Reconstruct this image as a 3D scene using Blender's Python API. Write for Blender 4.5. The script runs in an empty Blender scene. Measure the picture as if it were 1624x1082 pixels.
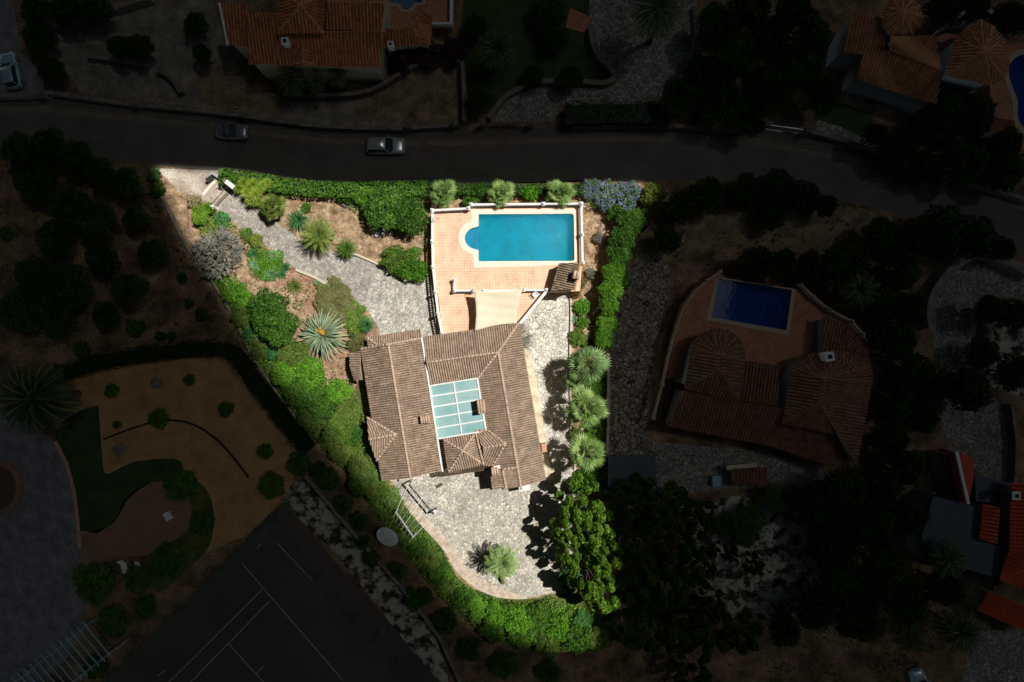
import bpy, bmesh, math, random
import numpy as np
from mathutils import Vector, Matrix, noise as mnoise
from mathutils.geometry import tessellate_polygon
random.seed(7); RNG = np.random.default_rng(11)
PI = math.pi
# ------------------------------------------------------------------ camera, world, sun, exposure
SC = bpy.context.scene
COL = SC.collection
S, H = 14.4, 75.0                       # photo pixels per metre on the ground, camera height
cd = bpy.data.cameras.new('camera'); cam = bpy.data.objects.new('camera', cd); COL.objects.link(cam)
cam.location = (0, 0, H); cam.rotation_euler = (0, 0, 0)
cd.sensor_width = 36; cd.lens = 36*H/(1624/S); cd.clip_end = 3000; cd.clip_start = 1
SC.camera = cam
SUNV = Vector((0.45, 0.22, 1.0))        # towards the sun
w = bpy.data.worlds.new('World'); SC.world = w; w.use_nodes = True
nt = w.node_tree; sky = nt.nodes.new('ShaderNodeTexSky'); sky.sky_type = 'NISHITA'; sky.sun_disc = False
sky.sun_elevation = math.asin(SUNV.normalized().z); sky.sun_rotation = math.atan2(SUNV.x, SUNV.y)
bg = nt.nodes['Background']; bg.inputs[1].default_value = 0.12; nt.links.new(sky.outputs[0], bg.inputs[0])
sl = bpy.data.lights.new('sun', 'SUN'); sl.energy = 5.0; sl.angle = math.radians(0.53); sl.color = (1, 0.965, 0.9)
so = bpy.data.objects.new('sun', sl); COL.objects.link(so)
so.rotation_euler = (-SUNV).to_track_quat('-Z', 'Y').to_euler(); so.location = (60, 30, 150)
SC.view_settings.view_transform = 'Standard'; SC.view_settings.look = 'None'
SC.view_settings.exposure = 0.0; SC.view_settings.gamma = 1
SC.render.engine = 'CYCLES'; SC.cycles.max_bounces = 8; SC.cycles.transparent_max_bounces = 16
SC.cycles.diffuse_bounces = 3

# ------------------------------------------------------------------ helpers
def P(px, py, z=0.0):
    k = (H-z)/H/S
    return Vector(((px-812)*k, (541-py)*k, z))
def P2(px, py, z=0.0):
    v = P(px, py, z); return (v.x, v.y)
def tag(o, label=None, cat=None, group=None, kind=None):
    if label: o['label'] = label
    if cat: o['category'] = cat
    if group: o['group'] = group
    if kind: o['kind'] = kind
    return o
def empty(name, loc, label, cat, group=None, rz=0):
    o = bpy.data.objects.new(name, None); COL.objects.link(o); o.location = loc; o.rotation_euler = (0, 0, rz)
    o.empty_display_size = 0.2
    return tag(o, label, cat, group)
class MB:
    def __init__(s): s.v = []; s.f = []; s.m = []; s.mi = 0; s.uv = None
    def add(s, vs, fs):
        b = len(s.v); s.v += [tuple(v) for v in vs]; s.f += [tuple(i+b for i in f) for f in fs]; s.m += [s.mi]*len(fs)
    def box(s, x0, x1, y0, y1, z0, z1):
        s.add([(x0,y0,z0),(x1,y0,z0),(x1,y1,z0),(x0,y1,z0),(x0,y0,z1),(x1,y0,z1),(x1,y1,z1),(x0,y1,z1)],
              [(3,2,1,0),(4,5,6,7),(0,1,5,4),(1,2,6,5),(2,3,7,6),(3,0,4,7)])
    def bar(s, a, b, w_, h_):               # box along a->b, width w_, height h_ centred
        a = Vector(a); b = Vector(b); d = b-a
        if d.length < 1e-5: return
        d.normalize(); up = Vector((0,0,1)) if abs(d.z) < .95 else Vector((1,0,0))
        sd = d.cross(up).normalized(); u = sd.cross(d).normalized()
        c = []
        for p in (a, b):
            for i, j in ((-1,-1),(1,-1),(1,1),(-1,1)): c.append(p+sd*(i*w_/2)+u*(j*h_/2))
        s.add(c, [(0,1,2,3),(7,6,5,4),(0,4,5,1),(1,5,6,2),(2,6,7,3),(3,7,4,0)])
    def tube(s, pts, rad, n=8):
        pts = [Vector(p) for p in pts]
        if not hasattr(rad, '__len__'): rad = [rad]*len(pts)
        vs = []; fs = []
        for i, p in enumerate(pts):
            d = (pts[min(i+1, len(pts)-1)]-pts[max(i-1, 0)]).normalized()
            up = Vector((0,0,1)) if abs(d.z) < .9 else Vector((1,0,0))
            a = d.cross(up).normalized(); b = a.cross(d)
            for k in range(n):
                t = 2*PI*k/n; vs.append(p+(a*math.cos(t)+b*math.sin(t))*rad[i])
        for i in range(len(pts)-1):
            for k in range(n):
                k2 = (k+1) % n; fs.append((i*n+k, i*n+k2, (i+1)*n+k2, (i+1)*n+k))
        fs.append(tuple(range(n-1, -1, -1))); fs.append(tuple((len(pts)-1)*n+k for k in range(n)))
        s.add(vs, fs)
    def lathe(s, prof, n=12, c=(0,0,0)):
        vs = []; fs = []
        for r, z in prof:
            for k in range(n): vs.append((c[0]+r*math.cos(2*PI*k/n), c[1]+r*math.sin(2*PI*k/n), c[2]+z))
        for i in range(len(prof)-1):
            for k in range(n):
                k2 = (k+1) % n; fs.append((i*n+k, i*n+k2, (i+1)*n+k2, (i+1)*n+k))
        fs.append(tuple(range(n-1, -1, -1))); fs.append(tuple((len(prof)-1)*n+k for k in range(n)))
        s.add(vs, fs)
    def prism(s, outer, z0, z1, hole=None, zf=None):     # outer/hole lists of (x,y); zf(x,y) top height
        loops = [outer]+([hole] if hole else [])
        flat = [p for l in loops for p in l]
        tri = tessellate_polygon([[Vector((p[0], p[1], 0)) for p in l] for l in loops])
        n = len(flat); vs = [(p[0], p[1], zf(p[0], p[1]) if zf else z1) for p in flat]+[(p[0], p[1], z0) for p in flat]
        fs = []
        for t in tri:
            a, b, c = (flat[i] for i in t)
            if (b[0]-a[0])*(c[1]-a[1])-(b[1]-a[1])*(c[0]-a[0]) < 0: t = (t[0], t[2], t[1])
            fs.append(tuple(t)); fs.append((t[2]+n, t[1]+n, t[0]+n))
        st = 0
        for l in loops:
            m = len(l)
            area = sum(l[i][0]*l[(i+1) % m][1]-l[(i+1) % m][0]*l[i][1] for i in range(m))
            fl = (area > 0) != (l is hole)
            for i in range(m):
                a, b = st+i, st+(i+1) % m
                fs.append((a+n, b+n, b, a) if fl else (a, b, b+n, a+n))
            st += m
        s.add(vs, fs)
    def build(s, name, mat=None, parent=None, smooth=False):
        me = bpy.data.meshes.new(name)
        off = parent_off(parent)
        me.from_pydata([(v[0]-off[0], v[1]-off[1], v[2]-off[2]) for v in s.v], [], s.f)
        for m_ in (mat if isinstance(mat, (list, tuple)) else [mat]):
            if m_: me.materials.append(m_)
        me.polygons.foreach_set('material_index', s.m)
        if smooth: me.polygons.foreach_set('use_smooth', [True]*len(s.f))
        me.update()
        o = bpy.data.objects.new(name, me); COL.objects.link(o)
        if parent: o.parent = parent
        return o
def parent_off(p):
    x = Vector((0, 0, 0))
    while p: x = x+p.location; p = p.parent
    return x
def copy_tree(o, parent=None):
    c = o.copy(); COL.objects.link(c); c.parent = parent
    for ch in o.children: copy_tree(ch, c)
    return c
def smoothpoly(pts, n=4, closed=True):
    out = []; m = len(pts)
    for i in range(m if closed else m-1):
        g = (lambda k: pts[k % m]) if closed else (lambda k: pts[max(0, min(m-1, k))])
        p0, p1, p2, p3 = g(i-1), g(i), g(i+1), g(i+2)
        for k in range(n):
            t = k/n
            out.append(tuple(0.5*((2*p1[j])+(-p0[j]+p2[j])*t+(2*p0[j]-5*p1[j]+4*p2[j]-p3[j])*t*t+(-p0[j]+3*p1[j]-3*p2[j]+p3[j])*t**3) for j in (0, 1)))
    if not closed: out.append(tuple(pts[-1]))
    return out
def pix(pts, z=0.0): return [P2(x, y, z) for x, y in pts]
# ------------------------------------------------------------------ materials
def newmat(name):
    m = bpy.data.materials.new(name); m.use_nodes = True
    return m, m.node_tree, m.node_tree.nodes['Principled BSDF']
def N(t, kind, **kw):
    n = t.nodes.new(kind)
    for k, v in kw.items(): setattr(n, k, v)
    return n
def ramp(t, stops):
    r = t.nodes.new('ShaderNodeValToRGB'); e = r.color_ramp.elements
    while len(e) < len(stops): e.new(0.5)
    for i, (p, c) in enumerate(stops): e[i].position = p; e[i].color = (*c, 1) if len(c) == 3 else c
    return r
def pos(t, obj=False):
    return t.nodes.new('ShaderNodeTexCoord').outputs['Object'] if obj else t.nodes.new('ShaderNodeNewGeometry').outputs['Position']
def noisemat(name, cols, scale=1.0, rough=.85, bump=0.0, bscale=None, detail=6, lo=.3, hi=.7, fine=0.0, obj=False, spec=.3, metal=0):
    m, t, b = newmat(name); p = pos(t, obj)
    n = N(t, 'ShaderNodeTexNoise'); n.inputs['Scale'].default_value = scale; n.inputs['Detail'].default_value = detail; n.inputs['Roughness'].default_value = .65
    t.links.new(p, n.inputs['Vector'])
    k = len(cols); r = ramp(t, [(lo+(hi-lo)*i/max(1, k-1), c) for i, c in enumerate(cols)]); t.links.new(n.outputs[0], r.inputs[0])
    out = r.outputs[0]
    if fine:
        n2 = N(t, 'ShaderNodeTexNoise'); n2.inputs['Scale'].default_value = scale*17; n2.inputs['Detail'].default_value = 3; t.links.new(p, n2.inputs['Vector'])
        mr = N(t, 'ShaderNodeMapRange'); mr.inputs[1].default_value = .35; mr.inputs[2].default_value = .65; mr.inputs[3].default_value = 1-fine; mr.inputs[4].default_value = 1+fine; t.links.new(n2.outputs[0], mr.inputs[0])
        mx = N(t, 'ShaderNodeVectorMath', operation='SCALE'); t.links.new(out, mx.inputs[0]); t.links.new(mr.outputs[0], mx.inputs['Scale']); out = mx.outputs[0]
    t.links.new(out, b.inputs['Base Color']); b.inputs['Roughness'].default_value = rough; b.inputs['Specular IOR Level'].default_value = spec; b.inputs['Metallic'].default_value = metal
    if bump:
        nb = N(t, 'ShaderNodeTexNoise'); nb.inputs['Scale'].default_value = bscale or scale*6; nb.inputs['Detail'].default_value = 5; t.links.new(p, nb.inputs['Vector'])
        bp = N(t, 'ShaderNodeBump'); bp.inputs['Strength'].default_value = bump; bp.inputs['Distance'].default_value = .1
        t.links.new(nb.outputs[0], bp.inputs['Height']); t.links.new(bp.outputs[0], b.inputs['Normal'])
    return m
def stonemat(name, cols, mortar, scale=2.2, edge=.045, patchy=.25):
    m, t, b = newmat(name); p = pos(t)
    wn = N(t, 'ShaderNodeTexNoise'); wn.inputs['Scale'].default_value = 1.5; t.links.new(p, wn.inputs['Vector'])
    ad = N(t, 'ShaderNodeVectorMath', operation='MULTIPLY_ADD'); ad.inputs[1].default_value = (.35, .35, 0)
    t.links.new(wn.outputs['Color'], ad.inputs[0]); t.links.new(p, ad.inputs[2])
    fl = N(t, 'ShaderNodeVectorMath', operation='MULTIPLY'); fl.inputs[1].default_value = (1, 1, 0); t.links.new(ad.outputs[0], fl.inputs[0])
    v1 = N(t, 'ShaderNodeTexVoronoi', feature='F1'); v2 = N(t, 'ShaderNodeTexVoronoi', feature='DISTANCE_TO_EDGE')
    for v in (v1, v2): v.inputs['Scale'].default_value = scale; t.links.new(fl.outputs[0], v.inputs['Vector'])
    sp = N(t, 'ShaderNodeSeparateColor'); t.links.new(v1.outputs['Color'], sp.inputs[0])
    r = ramp(t, [(i/max(1, len(cols)-1), c) for i, c in enumerate(cols)]); t.links.new(sp.outputs[0], r.inputs[0])
    n2 = N(t, 'ShaderNodeTexNoise'); n2.inputs['Scale'].default_value = .45; n2.inputs['Detail'].default_value = 8; n2.inputs['Roughness'].default_value = .75; t.links.new(p, n2.inputs['Vector'])
    mr = N(t, 'ShaderNodeMapRange'); mr.inputs[1].default_value = .35; mr.inputs[2].default_value = .65; mr.inputs[3].default_value = 1-patchy; mr.inputs[4].default_value = 1+patchy*.6; t.links.new(n2.outputs[0], mr.inputs[0])
    sc = N(t, 'ShaderNodeVectorMath', operation='SCALE'); t.links.new(r.outputs[0], sc.inputs[0]); t.links.new(mr.outputs[0], sc.inputs['Scale'])
    er = N(t, 'ShaderNodeMapRange', interpolation_type='SMOOTHSTEP'); er.inputs[1].default_value = edge*.4; er.inputs[2].default_value = edge*1.5; t.links.new(v2.outputs['Distance'], er.inputs[0])
    mx = N(t, 'ShaderNodeMix', data_type='RGBA'); mx.inputs['A'].default_value = (*mortar, 1); t.links.new(er.outputs[0], mx.inputs['Factor']); t.links.new(sc.outputs[0], mx.inputs['B'])
    t.links.new(mx.outputs['Result'], b.inputs['Base Color']); b.inputs['Roughness'].default_value = .8; b.inputs['Specular IOR Level'].default_value = .25
    bp = N(t, 'ShaderNodeBump'); bp.inputs['Strength'].default_value = .5; bp.inputs['Distance'].default_value = .03; t.links.new(er.outputs[0], bp.inputs['Height']); t.links.new(bp.outputs[0], b.inputs['Normal'])
    return m
def tilemat(name, c1, c2, mortar, size=.29, line=.012, rot=0):
    m, t, b = newmat(name); p = pos(t)
    mp = N(t, 'ShaderNodeMapping'); mp.inputs['Rotation'].default_value = (0, 0, rot); t.links.new(p, mp.inputs[0])
    br = N(t, 'ShaderNodeTexBrick'); br.offset = 0; br.inputs['Color1'].default_value = (*c1, 1); br.inputs['Color2'].default_value = (*c2, 1); br.inputs['Mortar'].default_value = (*mortar, 1)
    br.inputs['Scale'].default_value = 1; br.inputs['Mortar Size'].default_value = line; br.inputs['Brick Width'].default_value = size; br.inputs['Row Height'].default_value = size
    t.links.new(mp.outputs[0], br.inputs[0])
    n = N(t, 'ShaderNodeTexNoise'); n.inputs['Scale'].default_value = .8; n.inputs['Detail'].default_value = 8; n.inputs['Roughness'].default_value = .7; t.links.new(p, n.inputs['Vector'])
    mr = N(t, 'ShaderNodeMapRange'); mr.inputs[1].default_value = .3; mr.inputs[2].default_value = .7; mr.inputs[3].default_value = .72; mr.inputs[4].default_value = 1.12; t.links.new(n.outputs[0], mr.inputs[0])
    sc = N(t, 'ShaderNodeVectorMath', operation='SCALE'); t.links.new(br.outputs[0], sc.inputs[0]); t.links.new(mr.outputs[0], sc.inputs['Scale'])
    t.links.new(sc.outputs[0], b.inputs['Base Color']); b.inputs['Roughness'].default_value = .7; b.inputs['Specular IOR Level'].default_value = .2
    return m
def roofmat(name, cols, dirt, dirtamt=.5):
    m, t, b = newmat(name)
    uv = N(t, 'ShaderNodeUVMap'); fl = N(t, 'ShaderNodeVectorMath', operation='FLOOR'); t.links.new(uv.outputs[0], fl.inputs[0])
    wn = N(t, 'ShaderNodeTexWhiteNoise', noise_dimensions='2D'); t.links.new(fl.outputs[0], wn.inputs['Vector'])
    r = ramp(t, [(i/(len(cols)-1), c) for i, c in enumerate(cols)]); t.links.new(wn.outputs[0], r.inputs[0])
    p = pos(t); n = N(t, 'ShaderNodeTexNoise'); n.inputs['Scale'].default_value = .9; n.inputs['Detail'].default_value = 9; n.inputs['Roughness'].default_value = .8; t.links.new(p, n.inputs['Vector'])
    mr = N(t, 'ShaderNodeMapRange'); mr.inputs[1].default_value = .42; mr.inputs[2].default_value = .68; mr.inputs[3].default_value = 0; mr.inputs[4].default_value = dirtamt; t.links.new(n.outputs[0], mr.inputs[0])
    mx = N(t, 'ShaderNodeMix', data_type='RGBA'); mx.inputs['B'].default_value = (*dirt, 1); t.links.new(mr.outputs[0], mx.inputs['Factor']); t.links.new(r.outputs[0], mx.inputs['A'])
    t.links.new(mx.outputs['Result'], b.inputs['Base Color']); b.inputs['Roughness'].default_value = .85; b.inputs['Specular IOR Level'].default_value = .2
    return m
def leafmat(name, c_dark, c_mid, c_light, trans=.25):
    m, t, b = newmat(name)
    g = N(t, 'ShaderNodeNewGeometry'); oi = N(t, 'ShaderNodeObjectInfo')
    n = N(t, 'ShaderNodeTexNoise'); n.inputs['Scale'].default_value = 1.1; n.inputs['Detail'].default_value = 3; t.links.new(g.outputs['Position'], n.inputs['Vector'])
    a = N(t, 'ShaderNodeMath', operation='MULTIPLY_ADD'); a.inputs[1].default_value = .36; t.links.new(g.outputs['Random Per Island'], a.inputs[0])
    a2 = N(t, 'ShaderNodeMath', operation='MULTIPLY'); a2.inputs[1].default_value = .75; t.links.new(n.outputs[0], a2.inputs[0]); t.links.new(a2.outputs[0], a.inputs[2])
    a3 = N(t, 'ShaderNodeMath', operation='MULTIPLY_ADD'); a3.inputs[1].default_value = .2; t.links.new(oi.outputs['Random'], a3.inputs[0]); t.links.new(a.outputs[0], a3.inputs[2])
    r = ramp(t, [(.2, c_dark), (.6, c_mid), (1.0, c_light)]); t.links.new(a3.outputs[0], r.inputs[0])
    t.links.new(r.outputs[0], b.inputs['Base Color']); b.inputs['Roughness'].default_value = .5; b.inputs['Specular IOR Level'].default_value = .25
    if trans:
        tr = N(t, 'ShaderNodeBsdfTranslucent'); t.links.new(r.outputs[0], tr.inputs[0])
        ms = N(t, 'ShaderNodeMixShader'); ms.inputs[0].default_value = trans
        t.links.new(b.outputs[0], ms.inputs[1]); t.links.new(tr.outputs[0], ms.inputs[2]); t.links.new(ms.outputs[0], t.nodes['Material Output'].inputs[0])
    return m
def plain(name, c, rough=.5, metal=0, spec=.4, var=.08):
    c2 = tuple(x*(1-var*2) for x in c)
    return noisemat(name, [c2, c], 1.7, rough, obj=False, spec=spec, metal=metal, fine=var)
def watermat(name, tint, amt=.92, nscale=5, bump=.6, scat=(0,.3,.42), sc=.3):
    m, t, b = newmat(name); t.nodes.remove(b); p = pos(t)
    tr = N(t, 'ShaderNodeBsdfTransparent'); tr.inputs[0].default_value = (*tint, 1)
    gl = N(t, 'ShaderNodeBsdfGlossy'); gl.inputs['Roughness'].default_value = .03
    n = N(t, 'ShaderNodeTexNoise'); n.inputs['Scale'].default_value = nscale; n.inputs['Detail'].default_value = 3; n.inputs['Roughness'].default_value = .5; t.links.new(p, n.inputs['Vector'])
    bp = N(t, 'ShaderNodeBump'); bp.inputs['Strength'].default_value = bump; bp.inputs['Distance'].default_value = .22; t.links.new(n.outputs[0], bp.inputs['Height']); t.links.new(bp.outputs[0], gl.inputs['Normal'])
    ms = N(t, 'ShaderNodeMixShader'); ms.inputs[0].default_value = 1-amt
    df = N(t, 'ShaderNodeBsdfDiffuse'); df.inputs[0].default_value = (*scat, 1)
    n3 = N(t, 'ShaderNodeTexNoise'); n3.inputs['Scale'].default_value = .5; n3.inputs['Detail'].default_value = 6; t.links.new(p, n3.inputs['Vector'])
    mr = N(t, 'ShaderNodeMapRange'); mr.inputs[1].default_value = .3; mr.inputs[2].default_value = .7; mr.inputs[3].default_value = sc*.75; mr.inputs[4].default_value = sc*1.25; t.links.new(n3.outputs[0], mr.inputs[0])
    m2 = N(t, 'ShaderNodeMixShader'); t.links.new(mr.outputs[0], m2.inputs[0]); t.links.new(tr.outputs[0], m2.inputs[1]); t.links.new(df.outputs[0], m2.inputs[2])
    t.links.new(m2.outputs[0], ms.inputs[1]); t.links.new(gl.outputs[0], ms.inputs[2]); t.links.new(ms.outputs[0], t.nodes['Material Output'].inputs[0])
    return m
M = {}
M['earth'] = noisemat('dry_earth', [(.035,.03,.018), (.12,.085,.05), (.24,.16,.09), (.33,.26,.17)], .35, .95, .6, 4, 9, fine=.45)
M['straw'] = noisemat('straw_soil', [(.08,.055,.03), (.26,.17,.1), (.42,.29,.18), (.6,.48,.34)], 1.3, .95, 1, 7, 12, fine=.6)
M['redsoil'] = noisemat('red_soil', [(.16,.09,.055), (.34,.2,.13), (.5,.36,.26)], 1.3, .95, .9, 8, 11, fine=.5)
M['edge'] = noisemat('trodden_edge_soil', [(.34,.24,.17), (.5,.41,.32), (.62,.56,.47)], 1.5, .95, .6, 8, 11, fine=.4)
M['bankgrass'] = noisemat('bank_ground', [(.03,.045,.012), (.07,.1,.02), (.16,.15,.05)], .8, .95, .8, 6, 8, fine=.4)
M['asphalt'] = noisemat('asphalt', [(.095,.088,.08), (.13,.12,.108), (.16,.148,.13)], .25, .9, .2, 20, 9, fine=.15)
M['gutter'] = noisemat('concrete_gutter', [(.14,.12,.09), (.22,.19,.15)], .8, .9, fine=.2)
M['pavement'] = noisemat('pavement', [(.08,.075,.065), (.13,.12,.1)], .9, .9, fine=.2)
M['concrete'] = noisemat('old_concrete', [(.23,.18,.13), (.38,.32,.26), (.52,.45,.36), (.7,.63,.52)], .35, .9, .3, 9, 9, fine=.22)
M['drive'] = stonemat('driveway_stone', [(.27,.245,.215), (.38,.35,.31), (.5,.465,.42)], (.24,.215,.185), 3.8, .05, .32)
M['yard'] = stonemat('yard_crazy_paving', [(.36,.34,.3), (.5,.48,.43), (.62,.59,.52)], (.22,.2,.17), 3.6, .05, .3)
M['paving'] = stonemat('cream_crazy_paving', [(.5,.48,.42), (.64,.61,.54), (.76,.72,.63)], (.25,.225,.185), 2.6, .055, .22)
M['court'] = stonemat('south_crazy_paving', [(.4,.385,.34), (.53,.5,.44), (.68,.62,.51)], (.26,.235,.19), 3.3, .06, .38)
M['creamstrip'] = noisemat('cream_path', [(.42,.34,.22), (.62,.53,.38), (.74,.66,.5)], 1.2, .9, fine=.12)
M['darkpave'] = stonemat('brown_crazy_paving', [(.22,.19,.14), (.34,.3,.23), (.46,.42,.34)], (.05,.045,.035), 2.2, .07, .3)
M['gravel'] = noisemat('gravel', [(.1,.09,.07), (.2,.185,.15), (.34,.31,.26)], .6, .95, .6, 9, 10, fine=.5)
M['ochregravel'] = noisemat('ochre_gravel', [(.08,.07,.05), (.2,.16,.1), (.38,.28,.14)], .7, .95, .6, 9, 10, fine=.5)
M['cobble'] = stonemat('cobble_drive', [(.16,.16,.14), (.3,.29,.26), (.42,.41,.36)], (.08,.08,.07), 3.6, .07, .3)
M['bluegravel'] = noisemat('blue_gravel', [(.11,.11,.12), (.18,.18,.2), (.28,.28,.28)], .8, .95, .4, 14, 10, fine=.4)
M['sand'] = noisemat('ochre_sand', [(.3,.18,.07), (.42,.26,.11), (.5,.33,.16)], .5, .95, .2, 9, 9, fine=.22)
M['sand2'] = noisemat('pink_sand', [(.22,.13,.08), (.3,.18,.11)], .5, .95, .2, 9, 9, fine=.15)
M['lawn'] = noisemat('lawn', [(.02,.04,.012), (.035,.065,.018), (.06,.085,.03)], .6, .95, .5, 15, 8, fine=.3)
M['mottle'] = noisemat('pale_rubble', [(.03,.03,.02), (.1,.1,.08), (.33,.31,.26), (.42,.4,.34)], .8, .95, .5, 6, 10, lo=.42, hi=.56, fine=.35)
M['courtfloor'] = noisemat('tennis_surface', [(.065,.055,.05), (.09,.078,.07), (.11,.1,.09)], .12, .9, fine=.06)
M['line'] = plain('line_paint', (.42, .46, .46))
M['tile'] = tilemat('terrace_tile', (.86,.585,.405), (.8,.53,.37), (.52,.3,.21), .3, .013)
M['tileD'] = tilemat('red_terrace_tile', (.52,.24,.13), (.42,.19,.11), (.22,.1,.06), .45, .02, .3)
M['coping'] = plain('cream_coping', (.8,.74,.6), .7)
M['copingD'] = plain('buff_coping', (.45,.38,.27), .7)
M['white'] = plain('white_render', (.8,.8,.78), .7)
M['cream'] = plain('cream_render', (.6,.52,.4), .8)
M['shadewall'] = plain('shaded_cream_render', (.42,.36,.28), .8)  # cream render darkened, the wall's shade put into its colour
M['bluewall'] = plain('pale_blue_render', (.38,.42,.47), .8)
M['stonewall'] = noisemat('stone_wall', [(.1,.09,.07), (.2,.18,.15), (.3,.27,.22)], 1.5, .9, .5, fine=.3)
M['roof'] = roofmat('weathered_roof_tile', [(.35,.25,.175), (.43,.315,.225), (.5,.37,.27), (.39,.28,.2), (.56,.42,.31)], (.17,.14,.11), .8)
M['roofdark'] = roofmat('old_brown_roof_tile', [(.18,.12,.08), (.36,.26,.17), (.5,.37,.25)], (.1,.09,.07), .8)
M['terracotta'] = roofmat('terracotta_roof_tile', [(.34,.12,.05), (.5,.19,.08), (.58,.24,.11), (.42,.15,.065)], (.12,.07,.05), .25)
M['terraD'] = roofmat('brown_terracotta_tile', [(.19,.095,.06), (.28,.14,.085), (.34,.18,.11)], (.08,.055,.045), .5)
M['redroof'] = roofmat('bright_red_roof_tile', [(.5,.085,.035), (.62,.12,.05), (.55,.1,.04)], (.2,.05,.03), .2)
M['orangeroof'] = roofmat('orange_terracotta_tile', [(.33,.14,.065), (.45,.2,.095), (.52,.25,.12)], (.12,.07,.045), .35)
PAN_SHADE = {}  # darker channel faces: shade between the tile ribs painted into the colour
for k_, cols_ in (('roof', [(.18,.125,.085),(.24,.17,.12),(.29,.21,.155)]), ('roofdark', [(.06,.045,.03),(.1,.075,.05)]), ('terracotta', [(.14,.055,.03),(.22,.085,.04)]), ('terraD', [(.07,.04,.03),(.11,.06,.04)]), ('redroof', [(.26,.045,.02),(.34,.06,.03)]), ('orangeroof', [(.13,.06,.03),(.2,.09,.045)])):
    PAN_SHADE[M[k_].name] = roofmat(M[k_].name+'_channel_shade', cols_, (.06,.05,.04), .6)
M['ridge'] = noisemat('ridge_tile', [(.3,.21,.15), (.5,.36,.27), (.6,.45,.34)], 2.5, .85, fine=.2)
M['ridgeT'] = noisemat('terracotta_ridge', [(.42,.17,.09), (.55,.27,.16)], 2.5, .85, fine=.2)
M['ridgeD'] = noisemat('dull_ridge', [(.2,.1,.065), (.3,.16,.11)], 2.5, .85, fine=.2)
M['brick'] = noisemat('chimney_clay', [(.45,.22,.14), (.6,.36,.25)], 2.5, .85, fine=.2)
M['soot'] = plain('soot_black', (.02,.02,.02), .9)
M['glassroof'] = noisemat('frosted_glazing', [(.2,.36,.36), (.25,.42,.42), (.33,.47,.46)], .35, .22, fine=.05, spec=.6)
M['glass'] = plain('window_glass', (.03,.05,.06), .05, 0, .8)
M['wood'] = noisemat('dark_wood', [(.06,.04,.025), (.14,.09,.06)], 3, .8, fine=.2)
M['steel'] = plain('dark_steel', (.045,.045,.05), .5, .3)
M['grey'] = plain('grey_metal', (.45,.46,.45), .5, .2)
M['green'] = plain('green_paint', (.04,.12,.07), .6)
M['flatroof'] = plain('grey_flat_roof', (.1,.12,.14), .9)
M['sail'] = noisemat('canvas', [(.72,.62,.46), (.78,.68,.52)], .5, .9, fine=.03)
M['clay'] = plain('clay_pot', (.3,.13,.08), .8)
M['poolblue'] = tilemat('pool_mosaic', (.002,.4,.54), (.002,.37,.52), (.02,.46,.58), .5, .015)
M['poolstep'] = tilemat('pool_step_tile', (.22,.42,.75), (.25,.46,.78), (.1,.25,.6), .3, .03)
M['pooldark'] = tilemat('deep_blue_mosaic', (.005,.06,.32), (.005,.05,.28), (.01,.08,.36), .5, .02)
M['poolpale'] = tilemat('pale_pool_tile', (.3,.42,.38), (.27,.4,.36), (.4,.5,.45), .4, .02)
M['water'] = watermat('pool_water', (.45,.95,.98), .945, 3.2, 1.0, (.0,.27,.38), .42)
M['waterdark'] = watermat('still_pool_water', (.85,.95,1), .985, 2, .03, (.0,.06,.32), .3)
M['bark'] = noisemat('bark', [(.07,.05,.035), (.17,.13,.1)], 5, .95, .6, obj=True, fine=.2)
M['palmtrunk'] = noisemat('palm_trunk', [(.1,.07,.045), (.26,.19,.13)], 6, .95, .8, obj=True, fine=.3)
M['stem'] = noisemat('grey_stem', [(.2,.19,.165), (.4,.385,.345)], 5, .95, obj=True, fine=.2)
M['mid'] = leafmat('leaf_mid', (.02,.065,.008), (.075,.19,.015), (.2,.37,.045))
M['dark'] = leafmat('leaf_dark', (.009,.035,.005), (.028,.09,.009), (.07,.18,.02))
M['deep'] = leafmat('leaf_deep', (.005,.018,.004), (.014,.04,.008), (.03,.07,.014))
M['bright'] = leafmat('leaf_bright', (.035,.12,.008), (.13,.37,.018), (.3,.6,.06), .3)
M['lime'] = leafmat('leaf_lime', (.09,.16,.01), (.24,.36,.03), (.46,.52,.1), .3)
M['olive'] = leafmat('leaf_olive', (.04,.06,.012), (.12,.16,.03), (.26,.3,.08))
M['pine'] = leafmat('leaf_pine', (.05,.12,.01), (.18,.34,.03), (.38,.58,.09), .25)
M['palm'] = leafmat('leaf_palm', (.06,.11,.025), (.17,.28,.07), (.4,.52,.2), .2)
M['palmblue'] = leafmat('leaf_palm_blue', (.045,.09,.03), (.14,.24,.075), (.36,.5,.22), .2)
M['olivepalm'] = leafmat('leaf_palm_olive', (.035,.06,.01), (.12,.18,.025), (.34,.42,.09), .2)
M['agave'] = leafmat('leaf_agave', (.09,.14,.08), (.26,.34,.2), (.55,.6,.38), .1)
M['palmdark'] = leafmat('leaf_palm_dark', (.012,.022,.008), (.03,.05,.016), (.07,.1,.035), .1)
M['blue'] = leafmat('leaf_blue', (.06,.13,.07), (.17,.3,.17), (.36,.5,.33), .1)
M['teal'] = leafmat('leaf_teal', (.015,.08,.02), (.05,.19,.055), (.14,.36,.13))
M['brownleaf'] = leafmat('leaf_brown', (.05,.035,.02), (.14,.1,.06), (.28,.2,.12), .1)
M['redleaf'] = leafmat('leaf_red', (.08,.03,.02), (.2,.08,.05), (.34,.2,.1), .1)
M['greyleaf'] = leafmat('leaf_grey', (.1,.1,.08), (.22,.22,.18), (.4,.39,.33), .1)
M['strawleaf'] = leafmat('straw_blade', (.2,.14,.07), (.45,.33,.19), (.68,.55,.36), .1)
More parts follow.
